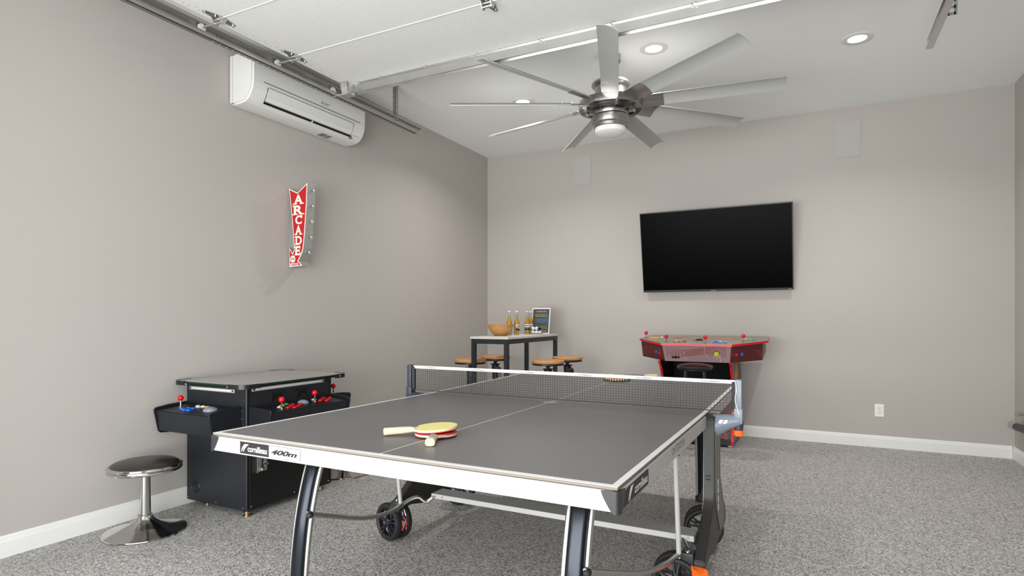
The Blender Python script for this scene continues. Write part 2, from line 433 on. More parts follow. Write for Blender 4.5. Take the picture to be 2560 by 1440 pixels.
def perforated(g, origin, u, v, nu, nv, pitch, bar=.45, th=.003):
    """ladder plate: nu x nv holes"""
    o_ = V(origin); u = V(u).normalized(); v = V(v).normalized(); n = u.cross(v); R = Matrix((u, v, n)).transposed()
    for i in range(nu+1): g.obox(o_+u*(i*pitch)+v*(nv*pitch/2), (pitch*bar, nv*pitch+pitch*bar, th), R)
    for j in range(nv+1): g.obox(o_+u*(nu*pitch/2)+v*(j*pitch), (nu*pitch, pitch*bar, th), R)
def track(sx, xw, label):
    # xw: web x, sx: direction towards the door
    t = thing('door_track', label, 'garage track', (xw, -4.0, 2.83), 'garage door tracks')
    zc = 2.857
    path = [(xw, -1.97, zc), (xw, -5.2, zc)]
    n = 10
    for k in range(1, n+1):
        a = PI/2*k/n; path.append((xw, -5.2-.35*math.sin(a), zc-.35*(1-math.cos(a))))
    path.append((xw, -5.55, .02))
    # C profile as open strip: (along x, along vertical)
    th = .0025
    def strip(us, sign):
        return [(a, b) for a, b in us]
    hh = .027
    outer = [(sx*.035, hh-.008), (sx*.032, hh), (0, hh), (0, -hh), (sx*.032, -hh), (sx*.037, -hh+.008)]
    inner = [(sx*(.035-th), hh-.008), (sx*(.032-th), hh-th), (sx*th, hh-th), (sx*th, -hh+th), (sx*(.032-th), -hh+th), (sx*(.037-th), -hh+.009)]
    prof = outer+list(reversed(inner))
    G().sweep(path, prof, (1, 0, 0)).done('channel', 'galv', t, sm=False)
    # angle iron along the outside with punched holes
    ax = xw-sx*.002
    if sx > 0:
        g = G().box((min(ax, ax-sx*.028), -4.9, zc-hh-.004), (max(ax, ax-sx*.028), -2.05, zc-hh-.001)).box((min(ax, ax-sx*.003), -4.9, zc-hh-.004), (max(ax, ax-sx*.003), -2.05, zc+hh))
        an = g.done('angle_iron', 'galv_dark', t, sm=False)
        g = G()
        for k in range(44):
            yy = -2.1-.045*k; g.cyl((ax-sx*.014, yy, zc-hh-.0048), (ax-sx*.014, yy, zc-hh-.0038), .004, n=8)
        g.done('punched_hole', 'plastic_white', an)
    g = G()
    for yy in (-3.38, -3.355, -3.33, -4.02, -3.995): g.cyl((xw+sx*.0022, yy, zc), (xw+sx*.0034, yy, zc), .0045, n=8)
    g.done('web_hole', 'black', t)
    g = G().cyl((xw+sx*.002, -2.03, zc-.008), (xw+sx*.022, -2.03, zc-.008), .006, n=8).cyl((xw+sx*.002, -2.03, zc-.008), (xw+sx*.006, -2.03, zc-.008), .011, n=6)
    g.done('end_bolt', 'galv', t)
    return t
tr = track(1, .43, 'galvanised steel door track on the left, in front of the air conditioner')
g = G(); perforated(g, (.405, -2.335, 2.86), (1, 0, 0), (0, 0, 1), 2, 14, .0205, .5); perforated(g, (.402, -2.335, 2.86), (0, 1, 0), (0, 0, 1), 1, 14, .0205, .5)
g.done('hanger_strap', 'strap_zinc', tr, sm=False)
tr = track(-1, 4.23, 'galvanised steel door track end hanging on the right side of the ceiling')
g = G(); perforated(g, (4.248, -2.3, 2.882), (1, 0, 0), (0, 0, 1), 1, 7, .037, .42)
g.done('hanger_strap', 'strap_zinc', tr, sm=False)

# ================================================================== CEILING FAN
FX, FYY = 2.225, -2.06
t = thing('ceiling_fan', 'large brushed nickel nine-blade ceiling fan with a round white light', 'ceiling fan', (FX, FYY, H))
c0 = (FX, FYY, 0)
G().lathe([(0, H-.0005), (.075, H-.0005), (.075, H-.05), (.055, H-.07), (.03, H-.075), (0, H-.075)], c0, 32).done('canopy', 'nickel', t)
G().cyl((FX, FYY, H-.07), (FX, FYY, 2.95), .016, n=16).done('downrod', 'nickel', t)
G().lathe([(0, 2.958), (.03, 2.962), (.125, 2.952), (.138, 2.945), (.142, 2.93), (.138, 2.925), (.13, 2.918), (.118, 2.91), (.118, 2.85), (.128, 2.83), (.165, 2.805), (.17, 2.79), (.15, 2.785), (0, 2.785)], c0, 48).done('motor_housing', 'nickel', t)
# cage rings
G().lathe([(.232, 2.80), (.236, 2.80), (.24, 2.77), (.236, 2.745), (.231, 2.745), (.235, 2.77), (.232, 2.80)], c0, 56).done('outer_ring', 'nickel', t)
G().lathe([(.176, 2.74), (.181, 2.74), (.183, 2.726), (.178, 2.726), (.176, 2.74)], c0, 48).lathe([(.176, 2.79), (.18, 2.79), (.18, 2.726), (.176, 2.726)], c0, 48).done('inner_ring', 'nickel', t)
G().lathe([(0, 2.784), (.165, 2.784), (.165, 2.74), (.1, 2.735)], c0, 40).done('motor_core', 'black_matte', t)
g = G()
for k in range(10):
    a = 2*PI*k/10+.2; d = V((math.cos(a), math.sin(a), 0)); g.bar(V(c0)+d*.12+V((0, 0, 2.725)), V(c0)+d*.18+V((0, 0, 2.73)), .004, .02)
g.done('vent_rib', 'nickel', t, sm=False)
G().lathe([(.09, 2.75), (.128, 2.75), (.132, 2.738), (.132, 2.705), (.129, 2.70)], c0, 48).done('lower_collar', 'nickel', t)
G().lathe([(.120, 2.70), (.120, 2.695)], c0, 48).done('seam', 'black', t)
G().lathe([(.1, 2.699), (.134, 2.696), (.138, 2.69), (.138, 2.645), (.134, 2.636), (.126, 2.63), (.124, 2.61), (.118, 2.606), (.1, 2.606)], c0, 48).done('light_kit', 'nickel', t)
G().lathe([(.112, 2.615), (.116, 2.605), (.116, 2.59), (.11, 2.575), (.09, 2.566), (.05, 2.561), (0, 2.56)], c0, 48).done('light_diffuser', 'fan_diffuser', t)
pitch = math.radians(20)
for k in range(9):
    a = math.radians(6.8+40*k); u = V((math.cos(a), math.sin(a), 0)); tt = V((-math.sin(a), math.cos(a), 0)); z = V((0, 0, 1))
    vv = tt*math.cos(pitch)-z*math.sin(pitch)          # trailing side drops
    nn = u.cross(vv)
    base = V((FX, FYY, 2.786))
    def plate(r0, r1, w0, w1, th, camber, lift=0):
        g = G(); bm = g.bm; N = 8; rows = []
        for r, w_ in ((r0, w0), ((r0+r1)/2, (w0+w1)/2), (r1, w1)):
            row = []
            for j in range(N+1):
                s_ = j/N-.5; row.append(base+u*r+vv*(s_*w_)+nn*(camber*(1-4*s_*s_)+lift))
            rows.append(row)
        top = [[bm.verts.new(p+nn*th/2) for p in r] for r in rows]; bot = [[bm.verts.new(p-nn*th/2) for p in r] for r in rows]
        for i in range(2):
            for j in range(N):
                bm.faces.new((top[i][j], top[i+1][j], top[i+1][j+1], top[i][j+1])); bm.faces.new((bot[i][j], bot[i][j+1], bot[i+1][j+1], bot[i+1][j]))
        for i in range(2):
            for j in (0, N): bm.faces.new((top[i][j], bot[i][j], bot[i+1][j], top[i+1][j]))
        for i in (0, 2):
            for j in range(N): bm.faces.new((top[i][j], top[i][j+1], bot[i][j+1], bot[i][j]))
        bmesh.ops.recalc_face_normals(bm, faces=bm.faces[:]); return g
    bl = plate(.3, 1.2, .128, .128, .004, .013).done('blade', 'blade', t)
    plate(.17, .385, .118, .136, .005, .013, -.006).done('blade_holder', 'nickel', bl)
    g = G()
    for rr in (.29, .36): g.cyl(base+u*rr+nn*.012, base+u*rr+nn*.0185, .006, n=8)
    g.done('blade_screw', 'chrome', bl)

# ================================================================== AIR CONDITIONER on the left wall
t = thing('air_conditioner', 'white split air conditioner high on the left wall behind the door track', 'air conditioner', (0, -3.05, 2.82))
AY0, AY1 = -3.612, -2.49
def acprof(y, d=0):
    p = [(0, 2.655), (.045, 2.648), (.13, 2.652), (.165, 2.662), (.195, 2.685), (.218, 2.72), (.232, 2.76), (.236, 2.80), (.236, 2.93), (.228, 2.965), (.2, 2.985), (.12, 2.996), (.0, 2.996)]
    return [(x, y, z) for x, z in p]
G().prism(acprof(AY0), (0, AY1-AY0, 0), .012, 3).done('housing', 'plastic_white', t, ang=50)
G().box((.036, AY0-.0015, 2.652), (.037, AY1+.0015, 2.992)).done('side_seam', 'mark_gray', t, sm=False)
# front panel line and dark groove
G().box((.2355, AY0+.09, 2.798), (.2375, AY1-.07, 2.8035)).done('panel_groove', 'mark_gray', t, sm=False)
# outlet louvre: concave flap, dark slot under it
def sl(y0, y1, x, z, x2, z2, th, nm, m):
    dx = V((x2-x, 0, z2-z)); n = V((dx.z, 0, -dx.x)).normalized()
    pts = [V((x, y0, z)), V((x2, y0, z2)), V((x2, y0, z2))+n*th, V((x, y0, z))+n*th]
    return G().prism(pts, (0, y1-y0, 0)).done(nm, m, t, sm=False)
sl(AY0+.13, AY1-.15, .2205, 2.718, .2355, 2.772, .003, 'louvre', 'door_edge')
sl(AY0+.13, AY1-.15, .2365, 2.7745, .2375, 2.777, .001, 'louvre_seam', 'mark_gray')
sl(AY0+.125, AY1-.145, .187, 2.6725, .1985, 2.6845, .0025, 'air_slot', 'black')
sl(AY0+.128, AY1-.148, .1985, 2.6845, .2205, 2.718, .003, 'lower_louvre', 'plastic_white')
sl(AY0+.128, AY1-.148, .1975, 2.6838, .201, 2.688, .0035, 'louvre_lip', 'mark_gray')
for yy in (AY0+.125, AY1-.148):
    sl(yy, yy+.003, .1985, 2.6845, .2355, 2.772, .004, 'louvre_end', 'ac_dark')
sl((AY0+AY1)/2, (AY0+AY1)/2+.012, .186, 2.672, .1985, 2.6845, .004, 'slot_divider', 'plastic_white')
# small marks
sl(-2.86, -2.80, .05, 2.6478, .115, 2.651, .001, 'sticker', 'mark_gray'); sl(-2.79, -2.75, .05, 2.6478, .115, 2.651, .001, 'sticker', 'mark_gray')
g = G()
for yy in (-2.6, -2.575, -2.55): g.cyl((.2, yy, 2.6905), (.2035, yy, 2.689), .003, n=8)
g.box((.18, -2.635, 2.66), (.192, -2.612, 2.684)); g.done('indicator', 'mark_gray', t)
g = G(); cxy = (.2385, -2.985, 2.832)
for dy, dz in ((0, .006), (-.006, -.005), (.006, -.005)):
    g.quad([(cxy[0], cxy[1]+dy-.005, cxy[2]+dz), (cxy[0], cxy[1]+dy, cxy[2]+dz-.005), (cxy[0], cxy[1]+dy+.005, cxy[2]+dz), (cxy[0], cxy[1]+dy, cxy[2]+dz+.005)])
g.done('emblem', 'ac_dark', t, sm=False)
text('MITSUBISHI', 'ac_dark', t, (.2366, -2.968, 2.832), (0, 1, 0), (0, 0, 1), .062, .009)
text('ELECTRIC', 'ac_dark', t, (.2366, -2.968, 2.82), (0, 1, 0), (0, 0, 1), .045, .009)
G().box((.2362, -2.62, 2.86), (.2372, -2.555, 2.864)).done('status_mark', 'trim_white', t, sm=False)

# ================================================================== ARCADE SIGN
t = thing('arcade_sign', 'red and white arrow-shaped arcade sign with bulbs on the left wall', 'sign', (0, -3.06, 1.89))
YF, YB = -3.10, -3.02
def SP(u, v): return (.008+u*.197, YF, 1.574+v*.629)
# outline measured in the sign's own box
def crop(px, py):   # from a 853x1440 view of the sign face; u,v in box
    return ((px-222)/(478-222), 1-(py-135)/(1265-135))
out = [crop(*p) for p in [(222, 178), (345, 255), (478, 135), (470, 400), (455, 640), (440, 860), (425, 1010), (405, 1090), (378, 1145), (355, 1185), (412, 1253), (230, 1268), (230, 995), (277, 1075), (293, 1040), (290, 930), (275, 700), (255, 480), (238, 300)]]
o3 = [SP(*p) for p in out]
G().prism(o3, (0, YB-YF, 0)).done('box', 'zinc', t, sm=False)
cx = sum(p[0] for p in out)/len(out)
def inset(poly, d):
    n = len(poly); A = sum(poly[i][0]*poly[(i+1) % n][1]-poly[(i+1) % n][0]*poly[i][1] for i in range(n)); sgn = 1 if A > 0 else -1; r = []
    for i in range(n):
        p0 = V(poly[i-1]+(0,)); p1 = V(poly[i]+(0,)); p2 = V(poly[(i+1) % n]+(0,))
        e1 = (p1-p0).normalized(); e2 = (p2-p1).normalized(); n1 = V((-e1.y, e1.x, 0))*sgn; n2 = V((-e2.y, e2.x, 0))*sgn
        b = (n1+n2); b = b/max(.35, b.dot(n1)) ; r.append(tuple((p1+b*d)[:2]))
    return r
met = [(p[0], p[2]) for p in o3]
G().prism([(x, YF-.0005, z) for x, z in inset(met, .002)], (0, -.001, 0)).done('white_border', 'sign_white', t, sm=False)
G().prism([(x, YF-.0018, z) for x, z in inset(met, .0095)], (0, -.001, 0)).done('red_face', 'sign_red', t, sm=False)
def cropx(px, py): u, v = crop(px, py); p = SP(u, v); return p[0], p[2]
letters = [('A', 285, 430, 285, 418), ('R', 283, 432, 430, 560), ('C', 308, 412, 567, 690), ('A', 308, 410, 705, 832), ('D', 312, 412, 848, 970), ('E', 310, 386, 985, 1110)]
for ch, xa, xb, ya, yb in letters:
    x0, z1 = cropx(xa, ya); x1, z0 = cropx(xb, yb)
    wd = x1-x0; hh = z1-z0
    text(ch, 'sign_white', t, (x0+wd*.08, YF-.003, z0), (1, 0, 0), (0, 0, 1), wd*.84, hh, bold=.035, name='letter')
    g = G(); y = YF-.0042; sh = hh*.13
    def bar(a, b, zc): g.box((x0+wd*a, y, z0+hh*zc-sh/2), (x0+wd*b, y+.0006, z0+hh*zc+sh/2))
    if ch == 'A': bar(-.02, .38, .065); bar(.62, 1.02, .065)
    if ch == 'R': bar(-.02, .45, .065); bar(-.02, .3, .935); bar(.7, 1.04, .065)
    if ch == 'D': bar(-.02, .35, .065); bar(-.02, .35, .935)
    if ch == 'E': bar(-.04, .4, .065); bar(-.04, .4, .935); g.box((x0+wd*.88, y, z0), (x0+wd*1.02, y+.0006, z0+hh*.32)); g.box((x0+wd*.86, y, z0+hh*.7), (x0+wd*.99, y+.0006, z1))
    if ch == 'C': g.box((x0+wd*.86, y, z0+hh*.66), (x0+wd*1.0, y+.0006, z1))
    if g.bm.verts: g.done('serif', 'sign_white', t, sm=False)
    else: g.bm.free()
x0, z1 = cropx(245, 1108); x1, z0 = cropx(318, 1206)
cc = ((x0+x1)/2, (z0+z1)/2)
G().prism([(cc[0]+(x1-x0)/2*math.cos(2*PI*k/28), YF-.003, cc[1]+(z1-z0)/2*math.sin(2*PI*k/28)) for k in range(28)], (0, -.0006, 0)).done('price_disc', 'sign_white', t, sm=False)
text('25¢', 'sign_red', t, (x0+.005, YF-.0042, cc[1]-.009), (1, 0, 0), (0, 0, 1), (x1-x0)-.01, .02, bold=.02)
x0, z1 = cropx(245, 1212); x1, z0 = cropx(355, 1250)
text('games', 'sign_white', t, (x0, YF-.003, z0), (1, 0, 0), (0, 0, 1), x1-x0, z1-z0, bold=.02)
for px, py in ((478, 232), (465, 440), (452, 650), (440, 860), (415, 1070)):
    x, z = cropx(px, py); yc = YF+.045
    b = G().sphere((x+.026, yc, z), .0155, 16, 12).done('bulb', 'bulb_glass', t)
    G().cyl((x-.004, yc, z), (x+.012, yc, z), .008, n=12).done('bulb_socket', 'galv_dark', b)
    G().sphere((x+.02, yc, z), .006, 10, 8).done('filament', 'bulb_core', b)

# ================================================================== TELEVISION
t = thing('television', 'large flat black television tilted forward on the back wall', 'television', (2.68, 0, 1.86))
import_tilt = math.radians(11.6)
TC = V((2.684, -.155, 1.864)); TM = Matrix.Translation(TC) @ Matrix.Rotation(import_tilt, 4, 'X')
def tv(g, a, b, bev=0): return g.box(a, b, bev, TM)
tw, thh = 1.448/2, .832/2
tv(G(), (-tw, -.006, -thh), (tw, .022, thh), .003).done('bezel', 'black', t)
tv(G(), (-tw+.008, -.0072, -thh+.022), (tw-.008, -.0055, thh-.008)).done('screen', 'screen', t, sm=False)
tv(G(), (-tw, -.0085, -thh), (tw, -.0055, -thh+.016), .001).done('bottom_lip', 'corner_gray', t)
tv(G(), (-.55, .02, -.33), (.55, .06, .2), .015).done('back_cover', 'black_matte', t)
g = G().box((2.48, -.02, 1.72), (2.89, 0, 2.0)).box((2.53, -.12, 1.84), (2.55, -.015, 1.9)).box((2.82, -.12, 1.84), (2.84, -.015, 1.9))
g.done('wall_mount', 'black_matte', t, sm=False)
xd = (1, 0, 0); yd = tuple((TM.to_3x3() @ V((0, 0, 1))))
text('Hisense', 'sign_white', t, TM @ V((-.03, -.0088, -thh+.005)), xd, yd, .042, .007)
text('Roku', 'sign_white', t, TM @ V((tw-.04, -.0088, -thh+.006)), xd, yd, .026, .006)

# ================================================================== COCKTAIL ARCADE CABINET
t = thing('cocktail_arcade_cabinet', 'black cocktail arcade cabinet with a glass top beside the left wall', 'arcade cabinet', (.31, -3.6, 0))
BX0, BX1, BY0, BY1 = .03, .585, -3.94, -3.25
G().box((BX0, BY0, .035), (BX1, BY1, .775), .004).done('body', 'cab_black', t)
g = G().box((BX1-.001, BY0+.004, .05), (BX1+.003, BY0+.016, .77)).box((BX1-.001, BY1-.016, .05), (BX1+.003, BY1-.004, .77))
g.box((BX1, BY0+.02, .04), (BX1+.004, BY1-.02, .5), .001); g.done('front_panel', 'black', t)
G().box((BX0-.018, BY0-.03, .772), (BX1+.018, BY1+.03, .785), .002).done('top_board', 'black', t)
GX0, GX1, GY0, GY1 = .01, .652, -4.018, -3.16
pts = [((GX0+GX1)/2+a, (GY0+GY1)/2+b, .787) for a, b in rrect(GX1-GX0, GY1-GY0, .06, 6)]
G().prism(pts, (0, 0, .009)).done('glass_edge', 'glass_edge', t, sm=True)
G().prism([V(p)+V((0, 0, .0092)) for p in pts], (0, 0, .001)).done('glass_top', 'glass_top', t, sm=False)
for cxx, cyy, a0 in ((GX0, GY0, PI), (GX1, GY0, 1.5*PI), (GX1, GY1, 0), (GX0, GY1, .5*PI)):
    sx = 1 if cxx > .3 else -1; sy = 1 if cyy > -3.5 else -1
    ccx, ccy = cxx-sx*.06, cyy-sy*.06
    path = [(ccx-sx*.06, ccy+sy*.062, .785)]
    for k in range(9):
        th = PI/2*k/8; path.append((ccx+sx*.062*math.sin(th), ccy+sy*.062*math.cos(th), .785))
    path.append((ccx+sx*.062, ccy-sy*.06, .785))
    G().sweep(path, [(-.013, -.005), (.0135, -.005), (.0135, .006), (-.013, .006)], (0, 0, 1)).done('corner_clamp', 'clamp_black', t)
g = G()
for x, y in ((GX0+.13, GY0), (GX1-.13, GY0)): g.sphere((x, y-.003, .781), .006, 10, 8)
g.sphere((GX1+.003, GY1-.08, .783), .007, 10, 8)
g.done('glass_pin', 'chrome', t)
# light strips
def strip(p, q, nrm):
    p = V(p); q = V(q); n = V(nrm); d = (q-p).normalized()
    s_ = G().bar(p+n*.004, q+n*.004, .022, .006, up=n, bev=.0025).done('light_strip', 'alu', t)
    G().bar(p+n*.009+d*.03+V((0, 0, .002)), q+n*.009-d*.03+V((0, 0, .002)), .01, .005, up=n).done('strip_lens', 'plastic_white', s_)
    G().cyl(p+d*.012+n*.006, p+d*.012+n*.0095, .005, n=10).cyl(q-d*.012+n*.006, q-d*.012+n*.0095, .005, n=10).done('strip_screw', 'black', s_)
strip((.065, BY0, .747), (.487, BY0, .747), (0, -1, 0))
strip((BX1, -3.905, .757), (BX1, -3.32, .757), (1, 0, 0))
# coin return windows
for ya in (-3.765, -3.565):
    g = G()
    g.box((BX1, ya, .665), (BX1+.007, ya+.1, .67)).box((BX1, ya, .72), (BX1+.007, ya+.1, .725)).box((BX1, ya, .665), (BX1+.007, ya+.005, .725)).box((BX1, ya+.095, .665), (BX1+.007, ya+.1, .725))
    f = g.done('coin_window', 'steel_black', t, sm=False)
    G().box((BX1+.001, ya+.005, .67), (BX1+.002, ya+.095, .72)).done('coin_recess', 'black', f, sm=False)
    G().prism([(BX1+.002, ya+.02, .67), (BX1+.002, ya+.09, .67), (BX1+.002, ya+.055, .695)], (.005, 0, 0)).done('coin_chute', 'cab_black', f, sm=False)
# coin mechanism
f = G().box((BX1+.003, -3.875, .255), (BX1+.012, -3.80, .385), .002).done('coin_mechanism', 'galv', t)
G().box((BX1+.003, -3.882, .255), (BX1+.024, -3.875, .385), .001).done('side_plate', 'chrome', f)
G().box((BX1+.012, -3.84, .275), (BX1+.018, -3.832, .33)).box((BX1+.012, -3.86, .345), (BX1+.015, -3.8, .352)).done('coin_slot', 'black', f, sm=False)
G().cyl((BX1+.012, -3.815, .3), (BX1+.03, -3.815, .3), .011, n=14).box((BX1+.012, -3.85, .262), (BX1+.028, -3.82, .278), .003).sphere((BX1+.014, -3.84, .365), .006, 10, 8).done('coin_latch', 'chrome', f)
# speaker recess on the end
f = G().lathe([(0, .0012), (.034, .0012)], (.118, BY0, .125), 28, Matrix.Rotation(PI/2, 4, 'X')).done('speaker_recess', 'black', t)
G().lathe([(.034, 0), (.037, .003), (.04, 0)], (.118, BY0, .125), 28, Matrix.Rotation(PI/2, 4, 'X')).done('speaker_rim', 'steel_black', f)
for x, y in ((BX0+.12, BY0+.06), (BX1-.02, BY0+.02), (BX1-.05, BY1-.05), (BX0+.08, BY1-.06)):
    G().cyl((x, y, 0), (x, y, .012), .024, n=20, bev=.003).cyl((x, y, .012), (x, y, .036), .012, n=14).cyl((x, y, .02), (x, y, .03), .02, n=16).done('foot', 'brass', t)
g = G()
for x in (BX0+.015, .31, BX1-.03): g.sphere((x, BY0, .053), .0045, 8, 6)
for y in (BY0+.03, -3.58, BY1-.03): g.sphere((BX1+.004, y, .06), .0045, 8, 6)
for x, z in ((.545, .63), (.545, .585), (.53, .69), (.56, .695)): g.sphere((x, BY0, z), .003, 8, 6)
for z in (.63, .53, .6): g.sphere((BX1, BY0+.012, z), .003, 8, 6)
g.done('rivet', 'chrome', t)
def control(kind, a0, a1, depth, sgn):
    """kind 'y': panel sticks out along y (sgn), spanning x a0..a1; 'x': sticks out along +x, spanning y a0..a1"""
    def P(a, d, z):
        if kind == 'y': return V((a, (BY0 if sgn < 0 else BY1)+sgn*d, z))
        return V((BX1+d, a, z))
    ax = V((1, 0, 0)) if kind == 'y' else V((0, 1, 0))
    D = depth
    # shell
    prof = [(0.0005, .648), (D-.012, .63), (D-.03, .506), (0.0005, .478)]
    box_ = G().prism([P(a0+.008, d, z) for d, z in prof], ax*(a1-a0-.016)).done('control_panel', 'cab_black', t, sm=False)
    ck = [(0.0005, .660), (D*.55, .656), (D-.012, .646), (D, .632), (D-.004, .615), (D-.028, .502), (D-.04, .49), (D-.06, .487), (0.0005, .474)]
    for a in (a0, a1-.01):
        c_ = G().prism([P(a, d, z) for d, z in ck], ax*.01, .001, 1).done('panel_cheek', 'clamp_black', t)
    f = G().prism([P(a0+.012, D-.0135, .622), P(a0+.012, D-.012, .626), P(a1-.012, D-.012, .626), P(a1-.012, D-.0135, .622)], (V(P(0, .004, 0))-V(P(0, 0, 0)))).done('panel_hinge', 'steel_black', t, sm=False)
    def top(a, d): return P(a, d, .648-.018*d/(D-.012))
    def stick(a, d, ball=.0175):
        b = top(a, d)
        j = G().cyl(b, b+V((0, 0, .05)), .0045, n=10).lathe([(.012, 0), (.006, .006), (.0045, .012)], b, 14).done('joystick', 'chrome', t)
        G().sphere(b+V((0, 0, .06)), ball, 20, 14).done('joystick_ball', 'red', j)
    def btn(a, d, m):
        b = top(a, d)
        j = G().lathe([(.0165, 0), (.0165, .003), (.0145, .005), (.0115, .005)], b, 18).done('button', m, t)
        G().lathe([(.0112, .003), (.0112, .0075), (.009, .009), (0, .0092)], b, 16).done('button_cap', m, j)
    return P, top, stick, btn
# end facing the viewer
P, top, stick, btn = control('y', .03, .545, .215, -1)
stick(.135, .11)
for i, x in enumerate((.185, .225, .265)):
    btn(x, .135 + (.012 if i else 0), 'blue')
for i, x in enumerate((.2, .24)): btn(x+.005, .105, 'blue')
for i, (x, m) in enumerate(((.215, 'white_btn'), (.262, 'white_btn'), (.305, 'yellow'), (.345, 'green'))): btn(x, .05, m)
for x in (.235,): btn(x, .065, 'white_btn')
b_ = top(.40, .10); G().sphere(b_, .042, 24, 14, (1, 1, .55)).done('trackball', 'ball_gray', t)
# long side with two players
P, top, stick, btn = control('x', -3.925, -3.262, .19, 1)
stick(-3.80, .135, .018); stick(-3.495, .095, .018)
for dy, d, m in ((.03, .085, 'white_btn'), (.07, .06, 'yellow'), (.115, .045, 'green')): btn(-3.80+dy, d, m)
for dy, d in ((.055, .125), (.095, .14), (.1, .1), (.14, .075), (.145, .12), (.185, .095)): btn(-3.80+dy, d, 'red')
btn(-3.455, .045, 'white_btn')
for dy, d in ((.05, .09), (.09, .11), (.09, .065), (.13, .09), (.13, .045), (.17, .06)): btn(-3.495+dy, d, 'red')
b_ = top(-3.57, .07); G().sphere(b_, .036, 24, 14, (1, 1, .6)).done('trackball', 'ball_gray', t)
# far end
P, top, stick, btn = control('y', .07, .585, .2, 1)
stick(.51, .1)
for x in (.3, .34, .38): btn(x, .12, 'blue')

# ================================================================== CHROME STOOLS
def chrome_stool(x, y, label):
    t = thing('pedestal_stool', label, 'stool', (x, y, 0), 'low chrome pedestal stools')
    c = (x, y, 0)
    G().lathe([(0, 0.001), (.2, 0.001), (.207, .004), (.205, .008), (.17, .018), (.12, .032), (.075, .05), (.05, .068), (.038, .084), (.034, .092), (0, .092)], c, 56).done('base', 'chrome', t)
    G().cyl((x, y, .09), (x, y, .332), .029, .025, n=32).lathe([(.036, .088), (.036, .096), (.03, .098)], c, 32).done('column', 'chrome', t)
    G().cyl((x, y, .328), (x, y, .345), .012, n=16).cyl((x, y, .337), (x, y, .341), .09, n=24).done('swivel', 'galv_dark', t)
    G().lathe([(.0, .34), (.17, .34), (.18, .343), (.184, .35), (.18, .356), (.178, .357), (.183, .362), (.184, .368), (.18, .375), (.168, .377)], c, 56).done('seat_band', 'chrome', t)
    G().lathe([(.17, .372), (.166, .38), (.15, .39), (.1, .399), (0, .402)], c, 48).done('seat_cushion', 'seat_vinyl', t)
    return t
chrome_stool(.268, -4.345, 'low chrome stool with black round cushion standing by the left wall')
chrome_stool(.375, -2.9, 'chrome stool mostly hidden behind the cocktail arcade cabinet')

